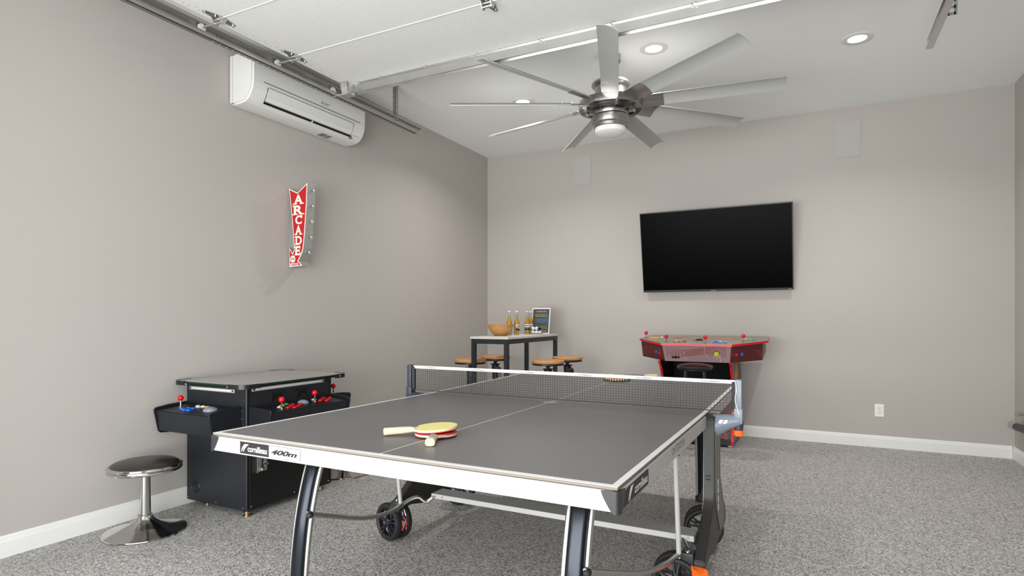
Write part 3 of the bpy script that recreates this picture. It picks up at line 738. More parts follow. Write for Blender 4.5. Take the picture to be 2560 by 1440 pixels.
# ================================================================== PING-PONG TABLE
TX, TY = 2.39, -3.547; W2, L = .7625, 1.37
t = thing('ping_pong_table', 'grey outdoor ping-pong table with aluminium apron, net and wheels', 'table', (TX, TY, 0))
GAP = .006
for sy, ze in ((-1, .7713), (1, .7733)):
    y0 = TY+sy*GAP; y1 = TY+sy*L; zm = .76
    def Q(x, y, dz=0): f = (y-TY)/(sy*L); return V((x, y, zm+(ze-zm)*f+dz))
    def slab(xa, xb, ya, yb, dz0, dz1, nm, m, par=t, bev=0):
        pts = [Q(xa, ya, dz0), Q(xb, ya, dz0), Q(xb, yb, dz0), Q(xa, yb, dz0)]
        return G().prism(pts, (0, 0, dz1-dz0), bev, 2).done(nm, m, par)
    top_ = slab(TX-W2, TX+W2, y0, y1, -.0085, 0, 'playing_surface', 'rim_tan', bev=.002)
    for nm, m, lst in (('top_coating', 'table_top', [(TX-W2+.02, TX+W2-.02, y0, y1-sy*.02)]),
                       ('edge_line', 'line_white', [(TX-W2+.001, TX-W2+.02, y0, y1-sy*.001), (TX+W2-.02, TX+W2-.001, y0, y1-sy*.001), (TX-W2+.02, TX+W2-.02, y1-sy*.02, y1-sy*.001)]),
                       ('centre_line', 'line_white', [(TX-.0017, TX+.0017, y0, y1-sy*.02)])):
        g = G()
        for xa, xb, ya, yb in lst:
            dz = .0003 if nm != 'centre_line' else .0008
            g.prism([Q(xa, ya, -.001), Q(xb, ya, -.001), Q(xb, yb, -.001), Q(xa, yb, -.001)], (0, 0, .001+dz))
        g.done(nm, m, top_, sm=False)
    # apron (frame)
    ah = .053
    def ap(xa, xb, ya, yb):
        return [Q(xa, ya, -.0095-ah), Q(xb, ya, -.0095-ah), Q(xb, yb, -.0095-ah), Q(xa, yb, -.0095-ah)]
    for xa, xb, ya, yb in ((TX-W2-.005, TX-W2+.018, y0+sy*.05, y1+sy*.002), (TX+W2-.018, TX+W2+.005, y0+sy*.05, y1+sy*.002), (TX-W2+.01, TX+W2-.01, y1-sy*.02, y1+sy*.005)):
        G().prism(ap(xa, xb, ya, yb), (0, 0, ah), .0015, 1).done('apron', 'alu', t)
    G().prism(ap(TX-W2+.018, TX+W2-.018, y0+sy*.03, y0+sy*.05), (0, 0, ah)).done('cross_rail', 'black_matte', t, sm=False)
    # corner protectors
    for sx in (-1, 1):
        cxx, cyy = TX+sx*(W2+.008), y1+sy*.008
        z1 = ze-.0095; z0 = z1-.057
        g = G(); rows = []; N = 8
        for i in range(7):
            f = i/6; z = z1+(z0-z1)*f; ext = .052-.034*f**1.0-.006*math.sin(PI*f)*-1
            ext = .05*(1-.62*f**1.3)
            row = [V((cxx-sx*ext, cyy, z))]
            r = .016
            for k in range(N+1):
                a = PI/2*k/N
                row.append(V((cxx-sx*r+sx*r*math.sin(a), cyy-sy*r+sy*r*math.cos(a), z)))
            row.append(V((cxx, cyy-sy*ext, z))); rows.append(row)
        vs = [[g.bm.verts.new(p) for p in r_] for r_ in rows]
        for A, B in zip(vs, vs[1:]):
            for k in range(len(A)-1): g.bm.faces.new((A[k], A[k+1], B[k+1], B[k]))
        ce = [g.bm.verts.new((cxx-sx*.014, cyy-sy*.014, r_[0].z)) for r_ in (rows[0], rows[-1])]
        for c_, r_ in zip(ce, (vs[0], vs[-1])):
            for k in range(len(r_)-1): g.bm.faces.new((c_, r_[k], r_[k+1]))
        bmesh.ops.recalc_face_normals(g.bm, faces=g.bm.faces[:])
        g.done('corner_guard', 'corner_gray', t, ang=50)
# stickers on the near apron
ye = TY-L-.0052; zt = .7713-.0095
def swoosh(par, O, X, Y, h, m='line_white'):
    O = V(O); X = V(X); Y = V(Y); N = X.cross(Y)
    for off in (0, .34):
        g = G(); L_ = []; R_ = []
        for k in range(9):
            f = k/8; x = (1-f)**2*.0+f*f*.55+(.0 if True else 0); x = .02+.62*f**2.1; wd = .10+.32*f
            L_.append(O+X*h*(off+x)+Y*h*f+N*.0006); R_.append(O+X*h*(off+x+wd)+Y*h*f+N*.0006)
        for k in range(8): g.quad([L_[k], R_[k], R_[k+1], L_[k+1]])
        g.done('emblem', m, par, sm=False)
s_ = G().box((1.782, ye-.0005, zt-.0475), (1.9265, ye, zt-.006)).done('brand_sticker', 'sticker_black', t, sm=False)
swoosh(s_, (1.789, ye-.0006, zt-.041), (1, 0, 0), (0, 0, 1), .028)
text('cornilleau', 'line_white', s_, (1.822, ye-.0007, zt-.0385), (1, 0, 0), (0, 0, 1), .096, .021, bold=.018)
s_ = G().prism([(1.9265, ye, zt-.0475), (2.068, ye, zt-.0475), (2.074, ye, zt-.042), (2.078, ye, zt-.012), (2.074, ye, zt-.007), (1.9265, ye, zt-.006)], (0, -.0004, 0)).done('model_sticker', 'sticker_black', t, sm=False)
G().prism([(1.9268, ye-.0004, zt-.0465), (2.0675, ye-.0004, zt-.0465), (2.0728, ye-.0004, zt-.0417), (2.0768, ye-.0004, zt-.0125), (2.0736, ye-.0004, zt-.008), (1.9268, ye-.0004, zt-.007)], (0, -.0002, 0)).done('sticker_face', 'alu', s_, sm=False)
text('400m', 'sticker_black', s_, (1.938, ye-.0008, zt-.0355), (1, 0, 0), (0, 0, 1), .122, .0175, bold=.035, shear=.35)
# stickers on the right side apron
xe = TX+W2+.0052
s_ = G().prism([(xe, -4.905, zt-.0505), (xe, -4.64, zt-.0505), (xe, -4.635, zt-.044), (xe, -4.635, zt-.01), (xe, -4.64, zt-.006), (xe, -4.85, zt-.006), (xe, -4.905, zt-.02)], (.0005, 0, 0)).done('brand_sticker', 'sticker_black', t, sm=False)
swoosh(s_, (xe+.0006, -4.845, zt-.046), (0, 1, 0), (0, 0, 1), .036)
text('cornilleau', 'line_white', s_, (xe+.0007, -4.785, zt-.04), (0, 1, 0), (0, 0, 1), .135, .025, bold=.018)
text('OUTDOOR', 'mark_gray', t, (xe+.0003, -4.315, zt-.038), (0, 1, 0), (0, 0, 1), .215, .024, bold=-.012)
G().cyl((2.86, ye-.001, zt-.03), (2.86, ye, zt-.03), .004, n=10).done('rivet', 'galv_dark', t)

# net
TAPE_X = (1.628, 1.944, 2.249, 2.557, 2.861, 3.166)
NX0, NX1, NZ0, NZ1 = TX-.885, TX+.885, .772, .9125
def nz(x): return .0
G().box((NX0+.006, TY-.0035, NZ1-.0165), (NX1-.004, TY+.0035, NZ1), .0015).done('net_tape', 'tape_white', t)
for px in TAPE_X:
    text('cornilleau', 'sticker_black', t, (px-.0405, TY-.0041, NZ1-.0118), (1, 0, 0), (0, 0, 1), .081, .0072, bold=.01, name='tape_lettering')
g = G(); n = 130
def cord(p, q, r=.00062):
    g.bar(p, q, r*2, r*2, up=(0, 1, 0))
for i in range(n+1):
    x = NX0+.012+(NX1-NX0-.024)*i/n; cord((x, TY, NZ0), (x, TY, NZ1-.012))
for j in range(11):
    z = NZ0+(NZ1-.018-NZ0)*j/10; cord((NX0+.012, TY-.0005, z), (NX1-.012, TY-.0005, z))
m_ = g.done('net_mesh', 'net_black', t, sm=False)
G().box((NX0+.01, TY-.002, NZ0-.002), (NX1-.01, TY+.002, NZ0+.002)).done('net_cord', 'net_black', t, sm=False)
for sx in (-1, 1):
    xp = TX+sx*.897
    po = G().box((xp-.014, TY-.018, .775), (xp+.014, TY+.02, .916), .004, seg=2).box((xp-.018, TY-.022, .72), (xp+.018, TY+.024, .79), .006, seg=2).done('net_post', 'post_dark' if sx < 0 else 'post_blue', t)
    G().box((xp-sx*.029, TY-.008, .778), (xp-sx*.013, TY+.008, .905), .003).done('net_clip', 'net_black', po)
    if sx > 0:
        G().tube(smooth([(xp-.012, TY-.021, .91), (xp-.006, TY-.024, .87), (xp-.012, TY-.024, .83), (xp-.002, TY-.026, .79), (xp+.004, TY-.026, .765)]), .0018, 6).done('tension_cord', 'tape_white', po)
    # horn shaped arm reaching out from the cheek
    pth = [V((TX+sx*.79, TY, .70)), V((TX+sx*.825, TY, .712)), V((TX+sx*.86, TY, .725)), V((TX+sx*.905, TY, .735))]
    hs = [.055, .042, .031, .024]; ds = [.05, .04, .032, .026]
    g2 = G(); rings = []
    for p, h_, d_ in zip(smooth(pth, 4), [hs[0]+(hs[-1]-hs[0])*k/12 for k in range(13)], [ds[0]+(ds[-1]-ds[0])*k/12 for k in range(13)]):
        rings.append([g2.bm.verts.new(p+V((0, d_*math.cos(2*PI*k/16), h_*math.sin(2*PI*k/16)))) for k in range(16)])
    for A, B in zip(rings, rings[1:]):
        for k in range(16): g2.bm.faces.new((A[k], A[(k+1) % 16], B[(k+1) % 16], B[k]))
    g2.bm.faces.new(rings[0]); g2.bm.faces.new(rings[-1]); bmesh.ops.recalc_face_normals(g2.bm, faces=g2.bm.faces[:])
    ar = g2.done('net_arm', 'post_dark' if sx < 0 else 'post_blue', t, ang=60)
    G().cyl((xp, TY, .735), (xp, TY, .692), .021, .019, n=20, bev=.003).done('post_sleeve', 'post_dark', ar)
    G().cyl((xp, TY, .692), (xp, TY, .672), .021, .024, n=10).cyl((xp, TY, .676), (xp, TY, .666), .018, n=10).done('tension_knob', 'orange', ar)
    if sx > 0:
        for off in (0, .02):
            G().prism([(TX+.815+off, TY-.0435, .722), (TX+.83+off, TY-.0405, .722), (TX+.838+off, TY-.036, .738), (TX+.823+off, TY-.038, .738)], (0, -.001, 0)).done('arm_mark', 'tape_white', ar, sm=False)

# side cheeks (black plastic uprights)
def mir(sx, x): return TX+sx*(x-TX)
for sx in (-1, 1):
    xa, xb = mir(sx, 3.148), mir(sx, 3.192)
    prof = [(-3.60, .735), (-3.61, .66), (-3.612, .40), (-3.625, .37), (-3.66, .33), (-3.74, .275), (-3.83, .218), (-3.858, .2), (-3.864, .186), (-3.855, .174), (-3.83, .17), (-3.72, .172), (-3.62, .15), (-3.56, .15),
            (-3.46, .165), (-3.33, .165), (-3.24, .18), (-3.22, .2), (-3.24, .25), (-3.3, .31), (-3.36, .36), (-3.41, .40), (-3.43, .44), (-3.43, .70), (-3.46, .74), (-3.5, .752), (-3.585, .75)]
    ck = G().prism([(min(xa, xb), y, z) for y, z in prof], (abs(xb-xa), 0, 0), .004, 2).done('side_cheek', 'cheek', t)
    xo = xb+sx*.001
    sid = [(-3.585, .728), (-3.592, .66), (-3.594, .42), (-3.56, .34), (-3.50, .26), (-3.44, .20), (-3.36, .19), (-3.30, .22), (-3.33, .31), (-3.39, .39), (-3.44, .45), (-3.445, .7), (-3.49, .735)]
    G().prism([(xo, y, z) for y, z in sid], (sx*.003, 0, 0), .001, 1).done('cheek_cover', 'cheek_side', ck)
    for i, z in enumerate((.44, .405, .365, .325)):
        G().prism([(xo+sx*.0032, -3.52+.012*math.cos(2*PI*k/16)+i*.004, z+.017*math.sin(2*PI*k/16)) for k in range(16)], (sx*.0008, 0, 0)).done('cover_hole', 'plastic_white', ck, sm=False)
    G().box((min(xa, xb)-.002+.002, -3.632, .27), (max(xa, xb), -3.629, .35)).done('cheek_slot', 'black', ck, sm=False)
    g = G()
    for z in (.47, .485): g.box((min(xa, xb)+.008, -3.6145, z), (max(xa, xb)-.014, -3.611, z+.007))
    g.done('vent_slot', 'black', ck, sm=False)
    # castor frame
    xc = 3.12 if sx > 0 else 1.62
    xi = 3.09 if sx > 0 else 1.665
    for yc, fr in ((-3.825, True), (-3.235, False)):
        g = G().box((xc-.026, yc-.03, .165), (xc+.026, yc+.03, .222), .005, seg=2)
        bl = g.done('castor_block', 'steel_black', t)
        G().sphere((xc, yc-.01, .222), .011, 12, 8).cyl((xi, yc-.02, .2), (xi-.012, yc-.02, .2), .007, n=10).done('bolt', 'chrome', bl)
        xw_, yw_ = {(1, True): (3.075, -3.85), (1, False): (3.075, -3.16), (-1, True): (1.56, -3.83), (-1, False): (1.57, -3.15)}[(sx, fr)]
        nx, ny = ((-.29, -.956) if sx < 0 else (.12, -.993)) if fr else ((.3, -.95) if sx < 0 else (.15, -.989))
        nv = V((nx, ny, 0)).normalized(); tv_ = V((-nv.y, nv.x, 0))
        cc = V((xw_, yw_, .1))+nv*.0
        G().cyl((xc, yc, .17), (xc, yc, .14), .018, n=14).bar(V((xc, yc, .15)), cc+V((0, 0, .05))-nv*.033, .022, .03, bev=.003).bar(cc+V((0, 0, .075))-nv*.033, cc-V((0, 0, .02))-nv*.033, .028, .06, up=nv, bev=.004).done('castor_fork', 'steel_black', t)
        for off in (0, -.066):
            c_ = cc+nv*off; Mx = Matrix((tv_, V((0, 0, 1)), -nv if False else nv)).transposed().to_4x4()
            wh = G().lathe([(.08, -.017), (.084, -.0195), (.094, -.018), (.0985, -.012), (.1, 0), (.0985, .012), (.094, .018), (.084, .0195), (.08, .017), (.076, .012), (.076, -.012), (.08, -.017)], c_, 40, Mx).done('wheel', 'rubber', t)
            g = G()
            for k in range(5):
                a = 2*PI*k/5+.3
                for da in (-.16, .16):
                    p = c_+tv_*math.cos(a+da*.4)*.018+V((0, 0, 1))*math.sin(a+da*.4)*.018+nv*.012; q = c_+tv_*math.cos(a+da)*.078+V((0, 0, 1))*math.sin(a+da)*.078+nv*.01
                    g.bar(p, q, .007, .012, up=nv)
            g.lathe([(0, .017), (.016, .016), (.022, .01), (.022, -.01), (0, -.012)], c_, 16, Mx).lathe([(.072, .012), (.078, .013), (.079, -.013), (.072, -.012)], c_, 36, Mx)
            g.done('wheel_rim', 'steel_black' if sx < 0 else 'corner_gray', wh)
        if fr:
            if sx > 0:
                p0 = V((xc+.015, yc-.015, .17)); p1 = V((xc+.04, yc-.06, .16)); p2 = V((xc+.05, yc-.11, .085))
                g = G().bar(p0, p1, .014, .02, bev=.002).prism([(xc+.02, yc-.035, .17), (xc+.06, yc-.02, .168), (xc+.085, yc-.03, .16), (xc+.09, yc-.06, .148), (xc+.05, yc-.09, .142), (xc+.03, yc-.08, .148)], (0, 0, .008), .002, 1)
                pe = g.done('brake_pedal', 'orange', t)
            else:
                g = G()
                for o_, zz in ((-.022, .155), (-.045, .15)):
                    b_ = cc+nv*o_
                    g.tube(smooth([b_-tv_*.0+V((0, 0, zz-.1))+tv_*.06*0, b_+V((0, 0, .02))-tv_*-.086, b_+V((0, 0, -.03))-tv_*-.094]), .0035, 6)
                g.done('brake_lever', 'rubber_red', t)
                G().tube([cc-nv*.02+tv_*.075+V((0, 0, .075)), cc-nv*.045+tv_*.075+V((0, 0, .07)), cc-nv*.048+tv_*.088+V((0, 0, .04))], .003, 6).done('brake_wire', 'plastic_white', t)
    # strut up to the tabletop frame
    for yy, s2 in ((-3.86, -1), (-3.22, 1)):
        G().tube([(xi, yy, .2), (xi, yy+s2*.004, .225)], .006, 8).tube([(xi, yy+s2*.004, .222), (xi-.005, yy+s2*.06, .7)], .0105, 12).done('strut', 'alu', t)
# cross beam
G().box((1.775, -3.745, .232), (3.13, -3.64, .257), .0015).done('cross_beam', 'alu', t)
G().cyl((1.80, -3.7465, .245), (1.80, -3.744, .245), .0045, n=8).cyl((1.845, -3.7465, .245), (1.845, -3.744, .245), .0045, n=8).cyl((3.105, -3.7465, .248), (3.105, -3.744, .248), .006, n=8).done('bolt', 'galv_dark', t)
G().tube(smooth([(1.655, -3.85, .205), (1.69, -3.815, .232), (1.725, -3.79, .242), (1.75, -3.775, .222), (1.765, -3.765, .218), (1.79, -3.75, .24)], 5), .0105, 10).done('bent_link', 'alu_tube', t)
G().tube([(3.07, -3.72, .245), (3.115, -3.80, .215)], .0105, 10).done('bent_link', 'alu_tube', t)
# legs
legp = lambda sy: [(-1*0, sy*1.0, .0)]
for sx in (-1, 1):
    for sy in (-1, 1):
        lx = TX+sx*.557
        ypf = [(.705, 1.03), (.6, 1.085), (.45, 1.128), (.3, 1.152), (.15, 1.165), (.035, 1.168)]
        path = smooth([(lx, TY+sy*d, z) for z, d in ypf], 4)
        prof = []
        for k in range(20):
            a = 2*PI*k/20; prof.append((.031*math.copysign(abs(math.cos(a))**.75, math.cos(a)), .02*math.copysign(abs(math.sin(a))**.8, math.sin(a))))
        lg = G().sweep(path, prof, (1, 0, 0)).done('leg', 'leg_dark', t, ang=50)
        for s3 in (-1, 1):
            p3 = [V(p)+V((s3*.037, -sy*.004, 0)) for p in path]
            G().tube(p3, .0095, 12, ref=(1, 0, 0)).done('leg_tube', 'alu_tube', lg)
        G().tube([path[-3], path[-1]], .0012, 6, ref=(1, 0, 0)).done('leg_seam', 'black', lg)
        yb = TY+sy*1.168
        G().lathe([(0, .0), (.046, .0), (.05, .01), (.05, .03), (.042, .04), (.03, .06), (.03, .1)], (lx, yb, 0), 20, Matrix.Diagonal((1, .7, 1, 1))).done('foot', 'rubber', lg)
        G().cyl((lx+sx*-0+.0385, TY+sy*1.128-.012, .45), (lx+.0385, TY+sy*1.128-.022, .45), .006, n=10).done('leg_bolt', 'galv_dark', lg)
        # bowed link rod from leg to castor block
        xi = 3.085 if sx > 0 else 1.67
        yj = -3.86 if sy < 0 else -3.22
        y_l = TY+sy*1.135
        x_l = lx+.045
        mid = [(x_l, y_l, .44), (x_l+(xi-x_l)*.2, y_l-sy*.14, .385), (x_l+(xi-x_l)*.5, (y_l+yj)/2-sy*.0, .285), (x_l+(xi-x_l)*.8, yj+sy*.17, .228), (xi, yj, .212)]
        lr = G().tube(smooth(mid, 5), .0105, 10).done('link_rod', 'alu_tube', t)
        G().sphere((x_l-.002, y_l+sy*.008, .44), .0135, 14, 10).done('end_knob', 'rubber', lr)
# white scuffs on the coating are left to the material; the small net clamp mark
G().obox((2.395, -3.582, .7612), (.075, .004, .0006), Matrix.Rotation(.12, 3, 'Z')).obox((2.40, -3.578, .7612), (.03, .018, .0006), Matrix.Rotation(.3, 3, 'Z')).done('tape_mark', 'line_white', t, sm=False)

# ------------------------------------------------------------------ paddles
def paddle(label, cx, cy, z, ang, tilt, face, back='rubber_red', grip_mark=False, group=None):
    """cx,cy = centre of the blade; handle points along ang"""
    t = thing('ping_pong_paddle', label, 'paddle', (cx, cy, z), group)
    M = Matrix.Translation((cx, cy, z)) @ Matrix.Rotation(ang, 4, 'Z') @ Matrix.Rotation(tilt, 4, 'Y')
    out = []
    for k in range(41):
        a = math.radians(28)+(2*PI-2*math.radians(28))*k/40
        out.append((.079*math.cos(a), .075*math.sin(a)))
    out += [(.088, -.016), (.1, -.0125), (.1, .0125), (.088, .016)]
    G().prism([M @ V((x, y, 0)) for x, y in out], M.to_3x3() @ V((0, 0, .0055))).done('blade', 'ply', t, ang=40)
    circ = []
    for k in range(37):
        a = math.radians(36)+(2*PI-2*math.radians(36))*k/36; circ.append((.0785*math.cos(a), .0745*math.sin(a)))
    G().prism([M @ V((x, y, .0056)) for x, y in circ], M.to_3x3() @ V((0, 0, .0025))).done('rubber_face', face, t, ang=40)
    G().prism([M @ V((x, y, -.0001)) for x, y in circ], M.to_3x3() @ V((0, 0, -.0028))).done('rubber_back', back, t, ang=40)
    g = G(); rings = []
    for x, hw, hh in ((.072, .0125, .005), (.086, .0145, .0105), (.12, .0155, .0122), (.15, .0145, .0125), (.18, .017, .013), (.183, .016, .012)):
        rings.append([g.bm.verts.new(M @ V((x, hw*math.copysign(abs(math.cos(b))**.7, math.cos(b)), .00325+hh*math.copysign(abs(math.sin(b))**.7, math.sin(b))))) for b in [2*PI*k/16 for k in range(16)]])
    for A, B in zip(rings, rings[1:]):
        for k in range(16): g.bm.faces.new((A[k], A[(k+1) % 16], B[(k+1) % 16], B[k]))
    g.bm.faces.new(rings[0]); g.bm.faces.new(rings[-1]); bmesh.ops.recalc_face_normals(g.bm, faces=g.bm.faces[:])
    h = g.done('handle', 'wood_pale', t, ang=50)
    if grip_mark: G().prism([M @ V((x, y, .0165)) for x, y in ((.098, -.008), (.15, -.009), (.15, .009), (.098, .008))], M.to_3x3() @ V((0, 0, .0008))).done('handle_inlay', 'gray_edge', h, sm=False)
    return t
paddle('lower ping-pong paddle with pale wooden handle pointing towards the viewer', 2.382, -4.583, .7757, math.radians(-62), -.0263, 'rubber_red', grip_mark=True)
paddle('upper ping-pong paddle with yellow face and handle pointing left', 2.373, -4.574, .7932, math.radians(212), .065, 'rubber_yellow')
# shuttle shaped woven paddle beyond the net
tp = thing('patterned_paddle', 'round patterned paddle lying on the far half behind the net', 'paddle', (2.42, -2.5, .78))
G().lathe([(0, .0), (.078, .0), (.085, .004), (.085, .012), (.08, .016), (0, .016)], (2.415, -2.52, .7715), 40).done('blade', 'rubber_yellow', tp)
g = G()
for k in range(30):
    a = 2*PI*k/30; g.box((-.004, -.0015, .0), (.004, .0015, .014), 0, Matrix.Translation((2.415+.0852*math.cos(a), -2.52+.0852*math.sin(a), .7725)) @ Matrix.Rotation(a+PI/2, 4, 'Z'))
g.done('edge_pattern', 'black_matte', tp, sm=False)
G().lathe([(0, .0162), (.07, .0162), (.07, .017), (0, .0175)], (2.415, -2.52, .7715), 40).done('face', 'rubber_red', tp)
G().bar((2.375, -2.452, .782), (2.32, -2.365, .79), .026, .018, bev=.005).done('handle', 'wood_pale', tp)
tp = thing('dark_paddle', 'dark paddle with raised handle lying near the far table edge', 'paddle', (2.46, -2.27, .785))
G().lathe([(0, .0), (.075, .0), (.078, .005), (.075, .011), (0, .011)], (2.46, -2.27, .7738), 36).done('blade', 'art_gray', tp)
G().bar((2.53, -2.25, .784), (2.62, -2.235, .788), .025, .018, bev=.005).done('handle', 'wood_pale', tp)

# ================================================================== BAR TABLE and what stands on it
t = thing('bar_table', 'tall narrow bar table with white top and black metal frame', 'table', (.905, -.99, 0))
bx0, bx1, by0, by1, bz = .705, 1.105, -1.58, -.385, 1.008
G().box((bx0, by0, bz-.02), (bx1, by1, bz), .001).done('tabletop', 'tabletop_white', t)
g_ = .008
for x0, y0 in ((bx0+g_, by0+g_), (bx1-.038-g_, by0+g_), (bx0+g_, by1-.038-g_), (bx1-.038-g_, by1-.038-g_)):
    G().box((x0, y0, .004), (x0+.038, y0+.038, bz-.0205), .001).done('leg', 'steel_black', t)
for a, b in (((bx0+.046, by0+g_, bz-.065), (bx1-.046, by0+g_+.03, bz-.0205)), ((bx0+.046, by1-g_-.03, bz-.065), (bx1-.046, by1-g_, bz-.0205)), ((bx0+g_, by0+.046, bz-.065), (bx0+g_+.03, by1-.046, bz-.0205)), ((bx1-g_-.03, by0+.046, bz-.065), (bx1-g_, by1-.046, bz-.0205)),
             ((bx0+g_, by0+.046, .2), (bx0+g_+.03, by1-.046, .23)), ((bx1-g_-.03, by0+.046, .2), (bx1-g_, by1-.046, .23))):
    G().box(a, b, .001).done('rail', 'steel_black', t)
# wooden bowl
bc = (.835, -1.215, bz+.0005)
bo = G().lathe([(0, 0), (.055, 0), (.062, .004), (.085, .025), (.108, .055), (.125, .088), (.133, .112), (.1285, .1125), (.12, .088), (.103, .058), (.08, .03), (.05, .014), (0, .012)], bc, 48).done('wooden_bowl', 'wood_bowl', ang=60)
own_origin(bo, bc); tag(bo, 'round wooden bowl at the near end of the bar table', 'bowl')
# bottles
def bottle(x, y, label, rot):
    z = bz+.0005
    t = thing('beer_bottle', label, 'bottle', (x, y, z), 'clear bottles of pale beer on the bar table')
    c = (x, y, z)
    G().lathe([(0, .0), (.026, 0), (.029, .004), (.0295, .02), (.0295, .115), (.027, .135), (.018, .16), (.0145, .178), (.013, .205), (.0125, .228), (.0145, .231), (.0145, .238), (.012, .24), (.0095, .24), (.0098, .206), (.0115, .178), (.015, .16), (.024, .134), (.0265, .115), (.0265, .02), (.024, .006), (0, .005)], c, 28).done('glass', 'bottle_glass', t)
    G().lathe([(0, .0052), (.024, .0062), (.0262, .02), (.0262, .114), (.0238, .134), (.0148, .16), (.0115, .176), (0, .176)], c, 24).done('beer', 'beer', t)
    G().lathe([(0, .246), (.012, .246), (.0145, .243), (.0152, .236), (.0145, .236)], c, 18).done('cap', 'plastic_white', t)
    a0, a1 = rot-1.0, rot+1.0
    lb = G().lathe([(.0298, .075), (.0301, .0751), (.0301, .105), (.0298, .1051)], c, 14, None, a0, a1).done('label_upper', 'tape_white', t)
    G().lathe([(.0304, .085), (.0304, .094)], c, 10, None, a0+.3, a1-.3).done('label_print', 'label_blue', lb)
    lb = G().lathe([(.0298, .045), (.0301, .0451), (.0301, .0745), (.0298, .075)], c, 14, None, a0, a1).done('label_lower', 'sticker_black', t)
    G().lathe([(.0304, .064), (.0304, .068)], c, 10, None, a0+.35, a1-.35).done('label_print', 'tape_white', lb)
camdir = math.atan2(-6.34+.9, 3.586-.8)
bottle(.775, -.915, 'leftmost beer bottle on the bar table, standing behind the wooden bowl', camdir+2.2)
bottle(.84, -.87, 'second beer bottle from the left, with its label turned right', camdir+.75)
bottle(.83, -.60, 'third beer bottle from the left, with black and white label facing out', camdir-.1)
bottle(.838, -.535, 'beer bottle nearest the framed poster', camdir+.5)
# framed poster
Mp = Matrix.Translation((.925, -.475, bz+.001)) @ Matrix.Rotation(math.radians(-9), 4, 'X')
t = thing('framed_poster', 'small white-framed dark rules poster leaning on the bar table', 'poster', (.925, -.45, bz))
pw, ph = .215, .285
g = G()
for a, b in (((-pw/2, -.006, 0), (pw/2, .006, .012)), ((-pw/2, -.006, ph-.012), (pw/2, .006, ph)), ((-pw/2, -.006, .012), (-pw/2+.01, .006, ph-.012)), ((pw/2-.01, -.006, .012), (pw/2, .006, ph-.012))): g.box(a, b, .0008, Mp)
g.done('frame', 'trim_white', t)
G().box((-pw/2+.009, -.002, .011), (pw/2-.009, .003, ph-.011), 0, Mp).done('print', 'poster_dark', t, sm=False)
px = lambda x, y, z: Mp @ V((x, y, z))
YY = tuple(Mp.to_3x3() @ V((0, 0, 1)))
text('ARCADE RULES', 'pink', t, px(-.058, -.0028, ph-.045), (1, 0, 0), YY, .118, .013, bold=.03)
def pbar(x0, x1, z, h_, m, nm='text_line'):
    g = G(); x = x0
    while x < x1-.006:
        wl = random.uniform(.006, .018); wl = min(wl, x1-x); g.box((x, -.0029, z), (x+wl, -.0023, z+h_), 0, Mp); x += wl+.003
    g.done(nm, m, t, sm=False)
for z in (ph-.078, ph-.094): pbar(-.07, .083, z, .007, 'lime')
for z in (ph-.128, ph-.143, ph-.158): pbar(-.07, .08, z, .005, 'neon_blue')
for z in (.075, .058): pbar(-.06, .08, z, .006, 'lime')
pbar(.02, .08, .028, .004, 'tape_white')
for z, m in ((ph-.086, 'stripe_rust'), (ph-.145, 'red')):
    G().lathe([(.006, 0), (.009, 0)], tuple(px(-.086, -.0028, z)), 16, Mp.to_3x3().to_4x4() @ Matrix.Rotation(PI/2, 4, 'X')).done('number_ring', m, t)
def outline(pts, m='neon_blue', r=.0011):
    G().tube([px(a, -.0028, b) for a, b in pts], r, 5, ref=(0, 1, 0)).done('line_drawing', m, t)
arc = lambda cx_, cz_, rx, a, b, n=10: [(cx_+rx*math.cos(a+(b-a)*k/n), cz_+rx*math.sin(a+(b-a)*k/n)) for k in range(n+1)]
outline([(-.06, .11), (-.02, .17), (.03, .215)]+arc(.06, .18, .03, 1.6, -.8)+[(.045, .12), (-.005, .085), (-.03, .07)]+arc(-.045, .09, .025, -1.2, -3.6))
outline([(-.02, .17), (.0, .105), (.045, .15)]); outline([(.0, .21), (.045, .165), (.0, .12)]); outline(arc(.055, .185, .012, 0, 6.28)); outline(arc(-.04, .1, .013, 0, 6.28))
# pack of balls
tb = thing('ball_pack', 'clear plastic pack of white balls in front of the poster', 'pack', (.905, -.60, bz))
bxp, byp = .932, -.595
g = G().box((bxp-.055, byp-.024, bz+.001), (bxp+.068, byp+.024, bz+.0025)).box((bxp+.068, byp-.024, bz+.001), (bxp+.0695, byp+.024, bz+.086)).box((bxp-.0565, byp-.024, bz+.001), (bxp-.055, byp+.024, bz+.086))
g.done('tray', 'plastic_clear', tb, sm=False)
G().box((bxp+.030, byp-.02, bz+.046), (bxp+.066, byp+.02, bz+.07), .004).done('black_insert', 'black', tb)
k_ = 0
names = [('ping-pong ball, lower row, left, in the clear pack', 'ping-pong ball, upper row, left, in the clear pack'), ('ping-pong ball, lower row, middle, in the clear pack', 'ping-pong ball, upper row, middle, in the clear pack'), ('ping-pong ball, lower row, right, in the clear pack', 'ping-pong ball, upper row, right, in the clear pack')]
for i in range(3):
    for j in range(2):
        c_ = (bxp-.034+.041*i, byp, bz+.0225+.0402*j)
        if i == 2: c_ = (c_[0]-.0, c_[1], c_[2])
        if i == 2 and j == 1: c_ = (bxp+.007, byp+.0405, bz+.0225)
        if i == 2 and j == 1: continue
        o = G().sphere(c_, .02, 20, 14).done('ping_pong_ball', 'white_btn'); own_origin(o, c_)
        tag(o, 'white '+names[i][j], 'ball', 'balls in the clear pack')

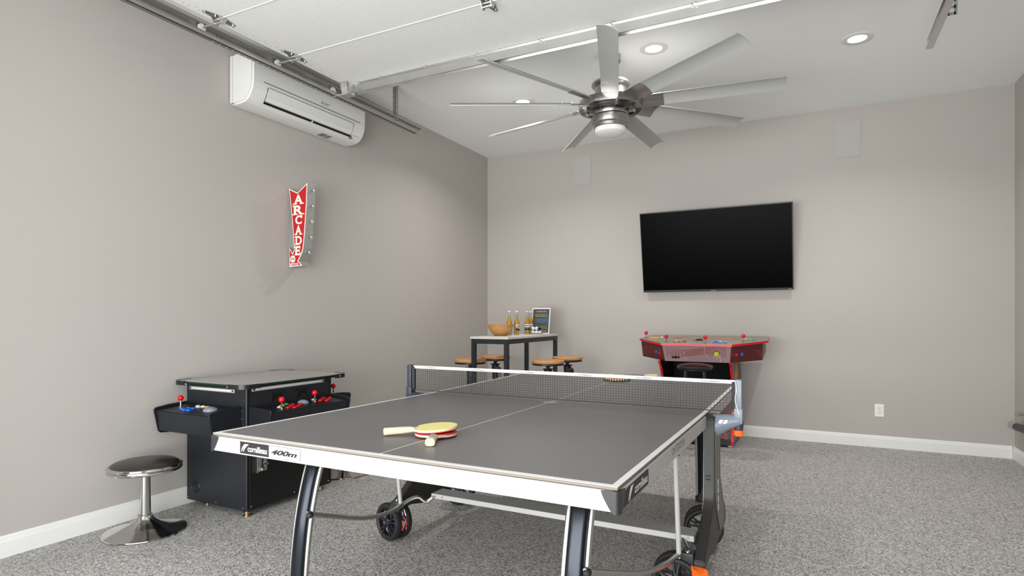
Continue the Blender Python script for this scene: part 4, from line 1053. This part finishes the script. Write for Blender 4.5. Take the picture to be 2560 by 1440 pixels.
# ------------------------------------------------------------------ industrial stools
def ind_stool(x, y, label):
    t = thing('bar_stool', label, 'stool', (x, y, 0), 'industrial stools around the bar table')
    c = (x, y, 0)
    G().lathe([(0, .752), (.148, .752), (.155, .756), (.156, .776), (.151, .782), (0, .783)], c, 40).done('seat', 'wood_seat', t)
    G().lathe([(0, .735), (.149, .735), (.151, .737), (.151, .7515), (0, .7515)], c, 40).done('seat_ring', 'steel_black', t)
    G().lathe([(0, .735), (.028, .735), (.026, .72), (.015, .712), (.015, .70), (.05, .698), (.052, .692), (.02, .688), (0, .688)], c, 24).done('swivel', 'cast_iron', t)
    G().lathe([(0, .688), (.036, .688), (.038, .68), (.034, .60), (.034, .45), (.042, .40), (.042, .33), (.03, .32), (0, .32)], c, 24).done('column', 'cast_iron', t)
    a = math.atan2(-.6, 1)
    d = V((math.cos(a), math.sin(a), 0))
    g = G().lathe([(.008, -.008), (.034, -.008), (.036, 0), (.034, .008), (.008, .008)], V(c)+d*.055+V((0, 0, .64)), 24, Matrix.Rotation(PI/2, 4, 'X') @ Matrix.Rotation(.3, 4, 'Y'))
    g.cyl(V(c)+V((0, 0, .64)), V(c)+d*.075+V((0, 0, .64)), .01, n=12)
    g.tube(smooth([V(c)+d*.075+V((0, 0, .64)), V(c)+d*.1+V((0, 0, .6)), V(c)+d*.105+V((0, 0, .55))]), .005, 6)
    g.done('crank', 'cast_iron', t)
    for k in range(4):
        b = PI/4+PI/2*k; e = V((math.cos(b), math.sin(b), 0))
        G().tube(smooth([V(c)+e*.03+V((0, 0, .42)), V(c)+e*.09+V((0, 0, .38)), V(c)+e*.16+V((0, 0, .18)), V(c)+e*.19+V((0, 0, .012))]), .012, 8).cyl(V(c)+e*.19, V(c)+e*.19+V((0, 0, .014)), .02, n=12).done('leg', 'cast_iron', t)
    G().lathe([(.162, .165), (.17, .17), (.162, .175), (.155, .17), (.162, .165)], c, 32).done('foot_ring', 'cast_iron', t)
    return t
s0 = ind_stool(1.322, -1.165, 'round wooden stool right of the bar table, nearer the camera')
dup(s0, (1.314, -.65, 0), 'round wooden stool right of the bar table, nearer the back wall')
dup(s0, (.578, -1.365, 0), 'round wooden stool left of the bar table, nearer the camera')
dup(s0, (.57, -.84, 0), 'round wooden stool left of the bar table, nearer the back wall')

# ================================================================== FOUR PLAYER ARCADE PEDESTAL
t = thing('arcade_pedestal', 'red and black four-player arcade console with joysticks against the back wall', 'arcade console', (2.62, -.4, 0))
PXL, PXR = 2.03, 3.215
def zt_(y): return 1.0+(y+.2)*(.05/.65)           # top slopes to the front
topo = [(PXL+.02, -.17), (PXR-.01, -.17), (PXR, -.50), (2.945, -.86), (2.325, -.86), (PXL, -.50)]
G().prism([(x, y, zt_(y)-.018) for x, y in topo], (0, 0, .018)).done('top_edge', 'red', t, sm=False)
def shr(pts, k=.985):
    cx_ = sum(p[0] for p in pts)/len(pts); cy_ = sum(p[1] for p in pts)/len(pts)
    return [(cx_+(x-cx_)*k, cy_+(y-cy_)*k) for x, y in pts]
G().prism([(x, y, zt_(y)+.0002) for x, y in shr(topo, .992)], (0, 0, .0015)).done('top_panel', 'top_art', t, sm=False)
# console box: three front faces
def face(a, b, at, bt, m, nm):
    # a,b = top x,y ; at,bt = bottom x,y
    za, zb = zt_(a[1])-.018, zt_(b[1])-.018
    pts = [V((a[0], a[1], za)), V((b[0], b[1], zb)), V((bt[0], bt[1], .785 if abs(bt[1]) > .7 else .80)), V((at[0], at[1], .785 if abs(at[1]) > .7 else .80))]
    n = (pts[1]-pts[0]).cross(pts[3]-pts[0]).normalized()
    if n.y > 0: n = -n
    return pts, G().prism(pts, -n*.012).done(nm, m, t, sm=False), n
FR = face((2.335, -.85), (2.935, -.85), (2.35, -.80), (2.92, -.80), 'mauve', 'front_panel')
FL = face((2.05, -.51), (2.335, -.85), (2.06, -.47), (2.35, -.80), 'burgundy', 'side_panel')
FZ = face((2.935, -.85), (3.17, -.54), (2.92, -.80), (3.165, -.50), 'burgundy', 'side_panel')
g = G().prism([(3.172, -.535, zt_(-.53)-.018), (3.172, -.2, zt_(-.2)-.018), (3.172, -.2, .86), (3.167, -.5, .80)], (-.012, 0, 0)).prism([(2.045, -.5, zt_(-.5)-.018), (2.045, -.2, zt_(-.2)-.018), (2.045, -.2, .86), (2.055, -.47, .80)], (.012, 0, 0))
g.done('end_panel', 'art_gray', t, sm=False)
G().prism([(2.06, -.47, .80), (2.35, -.80, .785), (2.92, -.80, .785), (3.165, -.50, .80), (3.165, -.2, .86), (2.05, -.2, .86)], (0, 0, .006)).done('console_bottom', 'black', t, sm=False)
def on_face(F, u, v, lift=.001):
    pts, ob, n = F; a = pts[0].lerp(pts[1], u); b = pts[3].lerp(pts[2], u); return a.lerp(b, v)+n*lift
def stripes(F, curves, m, r=.0011):
    g = G()
    for cv in curves: g.tube([on_face(F, u, v, .0006) for u, v in cv], r, 4, ref=F[2])
    g.done('art_stripes', m, F[1], sm=False)
stripes(FR, [[(0.04+.9*k/14, .12+.045*i+.12*math.sin(k/14*PI*1.6+i*.12)) for k in range(15)] for i in range(13)], 'stripe_rust')
for F, s_ in ((FL, 0), (FZ, 1)):
    stripes(F, [[((k/10), .15+.05*i+(.25*(1-k/10)**2 if not s_ else .3*(k/10)**2)) for k in range(11)] for i in range(10)], 'stripe_rust', .0012)
g = G()
for u, v, vl in ((.315, .42, .3), (.625, .13, .5), (.66, .55, .22), (.26, .58, .12), (.33, .78, .1), (.08, .68, .1), (.85, .56, .2), (.86, .86, .05), (.8, .74, .1)):
    p = on_face(FR, u, v, .0015); g.tube([p, on_face(FR, u, min(.97, v+vl), .0012)], .0009, 4, ref=FR[2]); g.sphere(p, .0045, 8, 6)
g.done('art_sparks', 'line_white', FR[1])
def fbtn(F, u, v, r, m):
    p = on_face(F, u, v, 0); n = F[2]
    lf = .004 if m == 'lime_btn' else 0
    b = G().cyl(p, p+n*(.006+lf), r, n=20).cyl(p+n*(.006+lf), p+n*(.01+lf), r*.75, r*.65, n=20).done('button', m, t)
fbtn(FL, .68, .52, .0165, 'blue'); fbtn(FL, .83, .56, .0165, 'red'); fbtn(FZ, .17, .53, .0165, 'red'); fbtn(FZ, .34, .53, .0165, 'blue')
fbtn(FR, .80, .46, .0265, 'art_gray'); fbtn(FR, .80, .46, .022, 'lime_btn'); fbtn(FR, .18, .74, .0125, 'black'); fbtn(FR, .135, .74, .009, 'black'); fbtn(FR, .225, .74, .009, 'black')
text('PLAYERS', 'ply', FR[1], on_face(FR, .755, .66, .0012), FR[0][1]-FR[0][0], FR[0][0]-FR[0][3], .062, .011, bold=.02)
# pedestal body
for xs, sgn in ((2.29, -1), (2.915, 1)):
    prof = [(-.815, .786), (-.76, .74), (-.655, .60), (-.60, .45), (-.61, .30), (-.66, .06), (-.66, .02), (-.05, .02), (-.03, .05), (-.03, .62), (-.16, .80), (-.2, .86), (-.5, .80)]
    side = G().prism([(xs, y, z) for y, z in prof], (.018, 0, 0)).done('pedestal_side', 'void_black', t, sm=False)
    G().prism([(xs+(.0182 if sgn > 0 else -.0002), y, z) for y, z in prof], (sgn*.0006, 0, 0)).done('side_skin', 'art_gray', side, sm=False)
    edge = prof[:7]
    G().sweep([(xs+.009, y-.001, z) for y, z in edge], [(-.0105, -.004), (.0105, -.004), (.0105, .004), (-.0105, .004)], (1, 0, 0)).done('edge_strip', 'red', t, sm=False)
    if sgn > 0:
        xo = xs+.0189
        g = G()
        for fy, fz, hh_ in ((-.56, .62, .12), (-.50, .60, .2), (-.44, .62, .24), (-.38, .60, .2), (-.32, .62, .13)):
            g.prism([(xo, fy-.03, fz), (xo, fy+.03, fz), (xo, fy+.018, fz+hh_*.5), (xo, fy+.002, fz+hh_*.8), (xo, fy-.012, fz+hh_*.5)], (.0006, 0, 0))
        for k in range(3): g.box((xo, -.60+.04*k, .06), (xo+.0006, -.592+.04*k, .5))
        g.done('flame_art', 'art_orange', side, sm=False)
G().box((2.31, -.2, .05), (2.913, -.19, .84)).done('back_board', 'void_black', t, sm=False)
G().prism([(2.31, -.60, .44), (2.913, -.60, .44), (2.913, -.64, .06), (2.31, -.64, .06)], (0, .012, 0)).done('kick_panel', 'burgundy', t, sm=False)
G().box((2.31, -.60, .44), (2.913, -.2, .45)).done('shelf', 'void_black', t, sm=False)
g = G()
for k in range(5):
    q = .03*k; g.tube([(2.5, -.6175-.002, .38-q), (2.72, -.6195-.002, .38-q), (2.80+.02*k, -.626, .34-q*1), (2.86, -.636, .24-q)] if False else [(2.70+q*.5, -.624, .40), (2.70+q*.5, -.632, .25-q), (2.74, -.640, .17-q*.8), (2.88, -.643, .12-q*.5)], .003, 5, ref=(0, 1, 0))
g.done('kick_art', 'stripe_pink', t, sm=False)
G().box((2.31, -.652, .02), (2.913, -.64, .075)).done('kick_bar', 'corner_gray', t, sm=False)
for x in (2.32, 2.90):
    for y in (-.6, -.1): G().cyl((x, y, 0), (x, y, .022), .022, n=14).done('foot', 'plastic_white', t)
def jstick(x, y):
    b = V((x, y, zt_(y)+.0015))
    j = G().cyl(b, b+V((0, 0, .04)), .0045, n=10).lathe([(.015, 0), (.007, .005), (.0045, .01)], b, 14).done('joystick', 'chrome', t)
    G().sphere(b+V((0, 0, .048)), .0185, 18, 12).done('joystick_ball', 'red', j)
def tbtn(x, y, m):
    b = V((x, y, zt_(y)+.0015)); G().lathe([(.016, 0), (.016, .004), (.012, .006), (.011, .009), (0, .011)], b, 14).done('button', m, t)
jstick(2.075, -.42); jstick(2.345, -.73); jstick(2.70, -.74); jstick(3.01, -.58)
for i in range(3):
    for j in range(2):
        tbtn(2.13+.032*i+.014*j, -.47+.045*j-.01*i, 'yellow'); tbtn(2.425+.04*i, -.74+.05*j, 'red' if j == 0 else ('white_btn', 'yellow', 'red')[i])
        tbtn(2.785+.042*i, -.75+.05*j, 'blue' if j == 0 else ('blue', 'white_btn', 'yellow')[i]); tbtn(3.035+.035*i-.01*j, -.50+.05*j-.015*i, 'green' if j == 0 else ('white_btn', 'yellow', 'green')[i])
tbtn(2.23, -.4, 'white_btn'); tbtn(2.27, -.42, 'yellow')
G().sphere((2.62, -.58, zt_(-.58)), .036, 18, 12, (1, 1, .5)).done('trackball', 'corner_gray', t)
g = G()
for k in range(16):
    x = 2.3+.042*k; g.prism([(x, -.40, zt_(-.40)+.002), (x+.03, -.38-.03*math.sin(k), zt_(-.38)+.002), (x+.045, -.32, zt_(-.32)+.002), (x+.01, -.30, zt_(-.30)+.002)], (0, 0, .0006))
g.done('top_flames', 'art_orange', t, sm=False)
g = G()
for k in range(22):
    b_ = 2*PI*k/22
    g.box((-.012, -.002, 0), (.012, .002, .0006), 0, Matrix.Translation((2.62+.055*math.cos(b_), -.58+.055*math.sin(b_), zt_(-.58+.055*math.sin(b_))+.002)) @ Matrix.Rotation(b_, 4, 'Z'))
g.done('top_art_ring', 'neon_blue', t, sm=False)

# stool tucked under it
t = thing('round_stool', 'dark brown cushioned stool with black legs under the arcade console', 'stool', (2.658, -1.02, 0))
sc = (2.658, -1.02, 0)
G().lathe([(0, .742), (.13, .742), (.15, .747), (.156, .756), (.152, .766), (.13, .778), (.08, .786), (0, .788)], sc, 48).done('seat_cushion', 'seat_brown', t)
G().lathe([(0, .728), (.13, .728), (.14, .732), (.14, .743), (0, .743)], sc, 40).done('seat_base', 'black_matte', t)
for k in range(4):
    a = PI/4+PI/2*k+.12; e = V((math.cos(a), math.sin(a), 0))
    G().tube([V(sc)+e*.105+V((0, 0, .732)), V(sc)+e*.19+V((0, 0, .001))], .0135, 14, ref=(1, 0, 0)).done('leg', 'steel_black', t)
for zz in (.25, .6):
    rr = .105+.085*(.732-zz)/.731
    for k in range(4):
        g = G()
        a = PI/4+PI/2*k+.12; b = a+PI/2
        g.tube([V(sc)+V((math.cos(a)*rr, math.sin(a)*rr, zz)), V(sc)+V((math.cos(b)*rr, math.sin(b)*rr, zz))], .008, 8)
        g.done('foot_rail' if zz < .5 else 'brace', 'steel_black', t)
